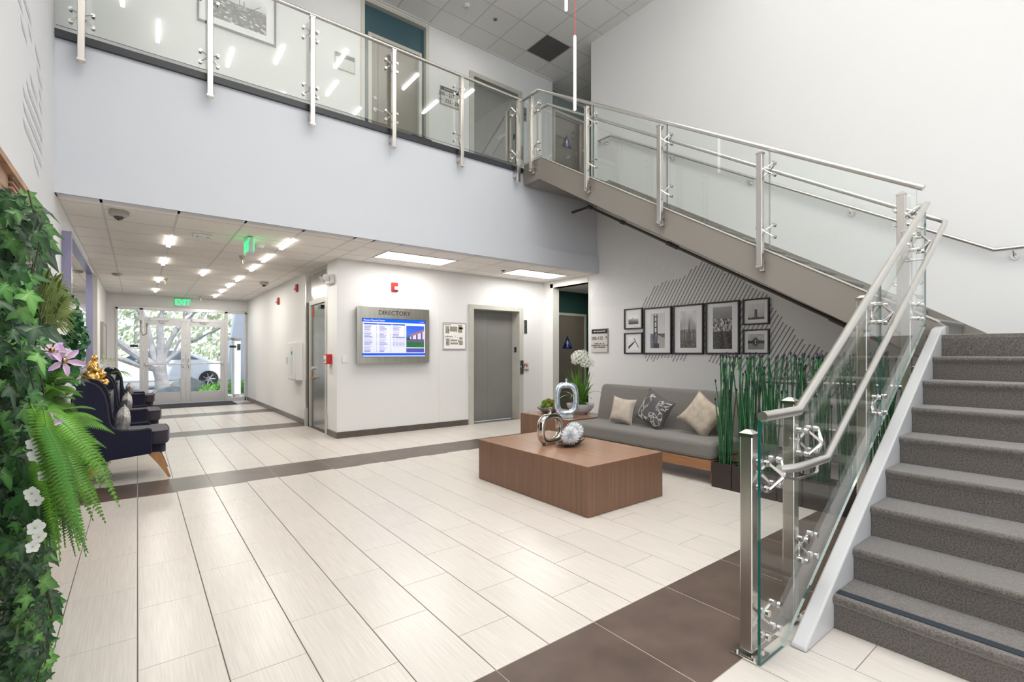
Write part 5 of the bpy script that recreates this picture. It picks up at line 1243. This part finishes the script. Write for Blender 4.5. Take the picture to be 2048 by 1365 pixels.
for k, root in plants.items():
    b = B()
    for j in range(9):
        z0 = max(.05, 1.75-k*.38-RI.uniform(0, .3)); y = RI.uniform(2.0, 3.0); x = max(XL+.06, xat(lim(706-(z0-1.35)*967/ (y*.75))-20, y))
        b.tube([(x, y, z0+.15), (x+.03, y-.03, z0), (x-.01, y+.02, max(.02, z0-.22)), (x+.02, y, max(.01, z0-.40))], [.0022, .002, .0018, .0012], 5)
    b.build('vine', 'stem', root, smooth='auto')
bx('living_wall_back', 'backing', (XL+.021, .8, .0, XL+.07, 3.19, 2.0), None); o = bpy.data.objects['living_wall_back']; tag(o, 'dark moss backing mat of the living wall', 'panel')

def pt(px, py, y):
    x = xat(px, y); d = x*SN+y*CS; return Vector((x, y, 1.35+(706.5-py)*d/967.1))
def frond(a, b_, sag, wmax, m, parent, npair=34, RF=R):
    """one fern frond: a midrib with paired leaflets"""
    a, b_ = Vector(a), Vector(b_); c = (a+b_)/2+Vector((0, 0, sag)); pts = []
    for j in range(npair+1):
        f = j/npair; pts.append(a*(1-f)**2+c*2*f*(1-f)+b_*f*f)
    q = B(); q.tube(pts[::3]+[pts[-1]], [.0032*(1-.7*i/len(pts[::3])) for i in range(len(pts[::3])+1)], 4, cap=False)
    up0 = Vector((RF.uniform(.3, .9), RF.uniform(-.9, -.3), RF.uniform(.1, .9)))
    L_ = (b_-a).length
    for j in range(2, npair+1):
        f = j/npair; p = pts[j]; t = (pts[j]-pts[j-1]).normalized(); s = t.cross(up0).normalized(); up = s.cross(t)
        wd = wmax*min(1, (1-f)*1.9+.06)*min(1, .45+f*2.2)
        for sg in (-1, 1):
            d = (s*sg+t*.32-up*.12).normalized(); e = L_/npair*.40
            p0, p1, p2, p3 = p-t*e, p+t*e, p+d*wd*.62+t*e*1.0+up*.003, p+d*wd
            p4 = p+d*wd*.62-t*e*.9+up*.003
            q.add([p0, p1, p2, p3, p4], [(0, 1, 2, 3, 4)])
    return q.build('frond', m, parent)
RF = random.Random(41)
f1 = thing('boston_fern', 'large bright green fern spilling out from the middle of the living wall', 'plant', tuple(pt(60, 880, 2.8)))
tips = [(165, 785, 2.9), (190, 820, 2.8), (228, 868, 2.7), (212, 897, 2.8), (150, 800, 3.0), (225, 952, 2.45), (238, 1012, 2.3), (210, 1045, 2.2), (171, 1112, 2.15), (158, 1100, 2.2), (120, 1120, 2.2), (172, 1080, 2.3), (140, 1060, 2.4), (108, 1070, 2.3), (195, 1000, 2.5), (215, 930, 2.6), (180, 960, 2.6), (160, 930, 2.7), (200, 975, 2.5), (150, 1010, 2.5), (130, 985, 2.6), (185, 1040, 2.35), (170, 870, 2.8), (160, 840, 2.85), (140, 900, 2.8), (130, 830, 2.9), (205, 845, 2.75), (150, 960, 2.65), (120, 1030, 2.4), (190, 905, 2.7)]
for i, (px, py, y) in enumerate(tips):
    a = pt(RF.uniform(55, 100), RF.uniform(800, 920), y-.35); b_ = pt(px, py, y-.45)
    frond(a, b_, .10*RF.uniform(.4, 1.2) if py > 900 else .06, RF.uniform(.032, .046), 'fern' if i % 4 else 'fern2', f1, 38, RF)
f2 = thing('boston_fern', 'long dark fern fronds hanging towards the floor below the bright fern', 'plant', tuple(pt(100, 1000, 2.5)))
for i, (px, py, y) in enumerate([(112, 1108, 2.1), (100, 1095, 2.2), (130, 1095, 2.1), (150, 1112, 2.1), (160, 1090, 2.2), (145, 1075, 2.2), (90, 1100, 2.2), (175, 1105, 2.15)]):
    frond(pt(RF.uniform(80, 115), RF.uniform(920, 980), y-.15), pt(px, py, y-.2), .05, .03, 'fern2' if i % 2 else 'fern', f2, 34, RF)
f3 = thing('boston_fern', 'small bright fern below the lavender flowers', 'plant', tuple(pt(90, 770, 3.0)))
for i, (px, py, y) in enumerate([(160, 770, 3.0), (145, 745, 3.1), (165, 795, 3.0), (120, 735, 3.1), (150, 760, 3.0), (175, 755, 3.1), (130, 790, 2.9)]):
    frond(pt(RF.uniform(75, 95), RF.uniform(765, 795), y-.7), pt(px, py, y-.8), .04, .028, 'fern', f3, 26, RF)
# grassy tuft
gt = thing('grass_tuft', 'olive grass tuft with thin drooping blades above the flowers', 'plant', tuple(pt(90, 640, 3.2)))
b = B()
for i in range(560):
    y = RF.uniform(2.3, 2.6); ax, ay_ = RF.uniform(74, 108), RF.uniform(585, 650); a = pt(ax, ay_, y); an = RF.uniform(-.6, 2.5)
    l = RF.uniform(.05, .13); t_ = a+Vector((.5*l*math.cos(an)+.02, RF.uniform(-.06, .06), l*math.sin(an))); m_ = (a+t_)/2+Vector((0, 0, .02)); t_.z -= .012
    w_ = Vector((.0014, .0, .0014)); b.add([a-w_, a+w_, m_+w_, t_, m_-w_], [(0, 1, 2, 3, 4)])
b.build('blade', 'grass', gt, kind='stuff')
# small-leaved bush with white flowers
bu = thing('small_leaved_shrub', 'dense small-leaved dark green bush with white flowers, sticking furthest out', 'plant', tuple(pt(150, 680, 3.5)))
b = B(); cs = []
gd = [(575, 128, 122), (600, 120, 150), (620, 112, 158), (650, 110, 166), (680, 108, 180), (700, 112, 172), (730, 118, 162), (760, 120, 150)]
for i in range(1500):
    py = RF.uniform(575, 770)
    for (a0, l0, r0), (a1, l1, r1) in zip(gd, gd[1:]):
        if a0 <= py <= a1: f = (py-a0)/(a1-a0); lo = l0+(l1-l0)*f; hi = r0+(r1-r0)*f
    y = RF.uniform(3.2, 3.7); p = pt(RF.uniform(lo-18, hi), py, y); p.x = max(p.x, XL+.08)
    n_ = Vector((RF.uniform(-.3, 1), RF.uniform(-1, 0), RF.uniform(-.4, 1))).normalized(); u = n_.orthogonal().normalized(); v = n_.cross(u); r = RF.uniform(.010, .019)
    k = len(b.v); g = RF.choice([(.012,.075,.03), (.02,.12,.04), (.05,.20,.05)])
    b.add([p+(u*math.cos(q)+v*math.sin(q))*r*(1 if j % 2 else .78) for j, q in enumerate([m*PI/3 for m in range(6)])], [tuple(range(6))]); cs += [g]*6
b.c = cs; b.build('leaf', 'smallleaf', bu, kind='stuff')
b = B()
for px, py in ((180, 684), (176, 655), (162, 700), (172, 735), (150, 640), (140, 610)): b.tube([pt(140, py+10, 3.45), pt(px, py, 3.45)], .0016, 4)
b.build('twig', 'stem', bu, kind='stuff')
# white flowers
def flower(label, loc, r, m, n, parent_, col=None, spread=.5, nrm=(.35, -1, .25)):
    t = thing('flower', label, 'flower', tuple(loc)); nrm = Vector(nrm).normalized(); u = nrm.orthogonal().normalized(); v = nrm.cross(u)
    for j in range(n):
        a = 2*PI*j/n+RF.uniform(-.1, .1); e = u*math.cos(a)+v*math.sin(a); s = nrm.cross(e); L_ = r*RF.uniform(.9, 1.1); w_ = L_*spread
        b = B(); p = Vector(loc)
        vs = [p, p+e*L_*.45+s*w_*.8+nrm*L_*.18, p+e*L_*.5+nrm*L_*.10, p+e*L_*.45-s*w_*.8+nrm*L_*.18, p+e*L_*.8+s*w_*.55+nrm*L_*.16, p+e*L_+nrm*L_*.05, p+e*L_*.8-s*w_*.55+nrm*L_*.16]
        b.add(vs, [(0, 2, 1), (0, 3, 2), (1, 2, 5, 4), (2, 3, 6, 5)])
        if col: b.c = [col[0], col[1], col[0], col[1], col[1], col[2], col[1]]
        b.build('petal', m, t, smooth=True)
    B().ball(tuple(Vector(loc)+nrm*r*.12), r*.16, 8, 6).build('flower_centre', 'bud' if m == 'petal' else 'brass', t, smooth=True)
wf_ = [(137, 614, 3.3, 'uppermost, beside the grassy tuft'), (119, 650, 3.3, 'left of the small-leaved bush'), (124, 660, 3.25, 'in the middle of the small-leaved bush'), (105, 676, 3.2, 'left of the bush, above the lavender flowers'), (133, 705, 3.2, 'right of the lavender flowers'), (115, 705, 3.1, 'just above the lavender flowers'),
  (65, 889, 2.3, 'top of the middle cluster left of the fern'), (70, 911, 2.3, 'second of the middle cluster left of the fern'), (87, 917, 2.3, 'right one of the middle cluster left of the fern'), (90, 951, 2.3, 'lowest of the middle cluster left of the fern'), (62, 988, 2.2, 'small one under the middle cluster'), (72, 1002, 2.2, 'next to the hanging dark fronds'),
  (70, 1056, 2.1, 'upper one of the lowest cluster'), (77, 1075, 2.1, 'largest of the lowest cluster'), (65, 1095, 2.1, 'lowest of the lowest cluster'), (133, 780, 3.0, 'small one beside the small bright fern')]
for px, py, y, l in wf_: flower('white flower, '+l, pt(px, py, 1.82 if px < 100 else y-.35), RF.uniform(.017, .023) if px < 100 else RF.uniform(.024, .032), 'petal', 5, None, spread=.62, nrm=(RF.uniform(.2, .7), -1, RF.uniform(-.1, .6)))
LV = ((.62,.38,.42), (.66,.50,.78), (.52,.30,.66))
flower('large lavender star flower hanging beside the white flowers', pt(126, 722, 2.2), .060, 'lav', 6, None, LV, .22, (.5, -1, .2))
flower('lavender star flower above the largest one', pt(103, 703, 2.2), .050, 'lav', 6, None, LV, .22, (.2, -.8, .7))
flower('pale lavender star flower left of the fern', pt(94, 849, 1.9), .036, 'lav', 5, None, LV, .26, (.4, -1, .1))
flower('tiny lavender flower near the top of the living wall', pt(62, 530, 2.2), .02, 'lav', 5, None, LV, .3)

# ================================================================== OUTSIDE THE ENTRANCE
struct('ground_walk', 'concrete', [(-9, 15.7, -.1, 9, 17.6, -.01)])
struct('ground_parking', 'asphalt', [(-40, 21.2, -.12, 30, 40, -.02)])
gb = tag(bx('gravel_bed', 'gravel', (-9, 17.0, -.1, 4.2, 21.2, .03)), 'pale pebble bed between the walkway and the parking lot', 'gravel', kind='stuff')
struct('ground_lawn', 'grassfar', [(-60, 40, -.1, 60, 90, .05)])
struct('wall_exterior', 'stucco', [(2.95, 16.6, 0, 3.6, 19.5, 6), (2.62, 15.7, 3.4, 7, 17, 6)])
b = B().add([(2.30, 18.9, 0), (2.95, 18.9, 0), (2.95, 19.4, 0), (2.30, 19.4, 0), (2.95, 18.9, 5), (3.5, 18.9, 5), (3.5, 19.4, 5), (2.95, 19.4, 5)], [(0,3,2,1),(4,5,6,7),(0,1,5,4),(1,2,6,5),(2,3,7,6),(3,0,4,7)])
tag(b.build('raking_column', 'stucco', loc=(2.6, 19, 0)), 'white slanting stucco buttress outside the right side light', 'column')
t = thing('bollard_post', 'white post with a lantern and black fittings outside the right side light', 'post', (2.35, 16.5, 0)); bx('shaft', 'white_plastic', (2.22, 16.45, .10, 2.45, 16.6, 1.75), t, bevel=.01); bx('foot', 'signf', (2.27, 16.43, -.01, 2.41, 16.62, .12), t); bx('cap', 'signf', (2.18, 16.42, 1.75, 2.49, 16.63, 1.80), t); bx('keypad', 'black', (2.36, 16.43, 1.45, 2.44, 16.45, 1.62), t)
# gravel pebbles
RE = random.Random(9); b = B()
for i in range(900):
    x, y = RE.uniform(-3.0, 2.0), RE.uniform(17.1, 19.3); r = RE.uniform(.03, .075); b.ball((x, y, .03), (r, r, r*.6), 6, 4)
b.build('pebbles', 'gravel', gb, kind='stuff', local=False)
# tree
tr = thing('garden_tree', 'pale multi-stemmed tree with spreading bare limbs outside the glass doors', 'tree', (.55, 18.6, 0))
b = B(); RT = random.Random(17)
tk = [(.62, 18.6, -.05), (.60, 18.6, .4), (.50, 18.6, .85), (.30, 18.6, 1.05)]
b.tube([(.72, 18.6, -.05), (.62, 18.6, .25), (.58, 18.6, .6), (.52, 18.6, .95)], [.34, .20, .17, .19], 12)
for a in range(5): an = a*1.3; b.tube([(.62, 18.6, .22), (.62+.28*math.cos(an), 18.6+.3*math.sin(an), .05), (.62+.6*math.cos(an), 18.6+.6*math.sin(an), -.05)], [.11, .08, .03], 8)
b.build('trunk', 'bark', tr, smooth='auto')
def limb(pts, r0): B().tube(pts, [r0*(1-.75*i/(len(pts)-1)) for i in range(len(pts))], 8).build('branch', 'bark', tr, smooth='auto')
def grow(p, d, l, r, dep):
    pts = [p]; q = Vector(p); dd = Vector(d).normalized()
    for j in range(5):
        dd = (dd+Vector((RT.uniform(-.25, .25), RT.uniform(-.15, .15), RT.uniform(-.05, .22)))).normalized(); q = q+dd*l/5; pts.append(q.copy())
    limb(pts, r)
    if dep:
        for k in range(2 if dep < 3 else 3):
            i = RT.randint(2, 5); grow(pts[i], (dd+Vector((RT.uniform(-.9, .9), RT.uniform(-.3, .3), RT.uniform(-.1, .6)))), l*.72, r*.55, dep-1)
for d, l, r in (((-1, 0, .55), 2.6, .15), ((-.9, .1, .25), 2.2, .11), ((-.1, 0, 1), 2.2, .15), ((.35, .1, 1), 1.7, .12), ((.8, 0, .7), 1.2, .09), ((-.55, 0, 1), 2.6, .11)): grow((.52, 18.6, .85), d, l, r, 2)
for i, (x, y, rx, rz, l) in enumerate(((-.15, 18.0, .42, .30, 'grey garden rock left of the trunk'), (.85, 17.8, .50, .27, 'largest grey garden rock in front of the trunk'), (1.3, 19.1, .55, .42, 'grey garden rock behind the trunk at the right'))):
    tag(B().ball((x, y, rz*.3), (rx, rx*.7, rz), 14, 9, noise=.09, rnd=RE).build('garden_rock', 'rock', smooth='auto', loc=(x, y, 0)), l, 'rock')
def shrub(label, x0, x1, y, h):
    t = thing('ground_shrub', label, 'shrub', ((x0+x1)/2, y, 0)); b = B(); cs = []
    for i in range(int(900*(x1-x0))):
        f = RE.random(); x = x0+(x1-x0)*f; yy = y+RE.uniform(-.5, .5); zz = RE.uniform(.02, h)*math.sin(PI*(.08+.84*f))**.5*(1-abs(yy-y)*.6); p = Vector((x, yy, zz))
        n_ = Vector((RE.uniform(-1, 1), RE.uniform(-1, .2), RE.uniform(0, 1))).normalized(); u = n_.orthogonal().normalized(); v = n_.cross(u); r = RE.uniform(.03, .06)
        b.add([p+u*r, p+v*r*.4, p-u*r, p-v*r*.4], [(0,1,2,3)]); g = RE.choice([(.08,.30,.03), (.16,.50,.05), (.30,.65,.10)]); cs += [g]*4
    b.c = cs; b.build('foliage', 'shrub', t, kind='stuff')
shrub('bright green low shrub outside the right door and side light', 1.55, 3.6, 18.4, .52); shrub('bright green low shrub outside behind the armchair', -1.6, -.45, 18.2, .50)
# cars
def car(label, x, y, L_, flipx=1):
    t = thing('parked_car', label, 'car', (x, y, 0)); f = flipx
    prof = [(-2.2, .35), (-2.25, .75), (-2.1, .95), (-1.3, 1.05), (-.7, 1.48), (.6, 1.50), (1.35, 1.10), (2.1, .95), (2.3, .70), (2.3, .32), (1.75, .28), (-1.7, .28)]
    B().prism([(a*L_/2.3, b) for a, b in prof], lambda a, b, w_: (x+a*f, y+w_, b), 0, 1.75).build('body', 'car', t, bevel=.07, seg=3)
    B().prism([(-1.12, 1.08), (-.62, 1.42), (.52, 1.44), (1.12, 1.10)], lambda a, b, w_: (x+a*f*L_/2.3, y-.012+w_, b), 0, .02).build('side_window', 'cglass', t)
    bx('pillar', 'car', (x-.03, y-.02, 1.08, x+.04, y-.005, 1.43), t)
    for q in (-1.4, 1.42):
        w_ = B().cyl((x+q*f*L_/2.3, y-.03, .33), (x+q*f*L_/2.3, y+.2, .33), .33, 22).build('wheel', 'tyre', t, smooth='auto'); r = B()
        r.cyl((x+q*f*L_/2.3, y-.04, .33), (x+q*f*L_/2.3, y, .33), .10, 12)
        for k in range(7): a = k*2*PI/7; r.tube([(x+q*f*L_/2.3, y-.04, .33), (x+q*f*L_/2.3+.22*math.cos(a), y-.04, .33+.22*math.sin(a))], .022, 5)
        r.build('rim', 'rim', w_)
    bx('tail_lamp', 'tail', (x-2.26*f*L_/2.3, y-.02, .78, x-2.0*f*L_/2.3, y+.25, .92), t, bevel=.01)
    B().cyl((x+.2*f, y-.03, .9), (x+.38*f, y-.03, .9), .012, 6).build('door_handle', 'steelf', t)
car('white parked car straight outside the glass doors', .7, 22.3, 2.45); car('white parked car seen through the left side light, red tail lamp showing', -4.1, 21.6, 2.3, -1)
# stacked block sign
t = thing('block_wall', 'grey stone block sign wall behind the car, seen in the right door', 'wall', (3.6, 27, 0))
for q in ((3.05, 0, 4.3, 1.15), (4.36, 0, 5.5, 1.15), (4.36, 1.2, 5.5, 2.35)): bx('stone_block', 'block', (q[0], 27, q[1], q[2], 27.4, q[3]), t, bevel=.02)
# far sunlit foliage
for i, (x, y, w_, h, l) in enumerate(((-9, 44, 9, 7.5, 'sunlit pale tree crown far outside, seen left in the entrance'), (0, 46, 9, 8.5, 'sunlit pale tree crown far outside behind the limbs'), (9, 45, 8, 7, 'sunlit pale tree crown far outside, seen right in the entrance'), (17, 47, 8, 7, 'sunlit tree far outside at the extreme right'))):
    t = thing('background_tree', l, 'tree', (x, y, 0), 'trees beyond the parking lot'); b = B(); cs = []
    for k in range(2600):
        a, r, zz = RE.uniform(0, 2*PI), math.sqrt(RE.random()), RE.random(); p = Vector((x+w_*.75*r*math.cos(a), y+2*r*math.sin(a), .6+h*zz)); s = RE.uniform(.14, .32)
        n_ = Vector((RE.uniform(-1, 1), -1, RE.uniform(-.5, 1))).normalized(); u = n_.orthogonal().normalized(); v = n_.cross(u)
        b.add([p+u*s, p+v*s*.5, p-u*s, p-v*s*.5], [(0,1,2,3)]); g = RE.choice([(.72,.74,.62), (.62,.66,.48), (.80,.80,.74), (.52,.55,.42)]); cs += [g]*4
    b.c = cs; b.build('crown', 'farleaf', t, kind='stuff'); B().cyl((x, y, 0), (x, y, h*.6), .2, 8).build('trunk', 'bark', t)
tag(bx('low_fence', mat('terracotta', (.45, .30, .26), .8), (-20, 34, 0, 20, 34.2, .9)), 'low reddish boundary wall beyond the parking lot', 'wall')
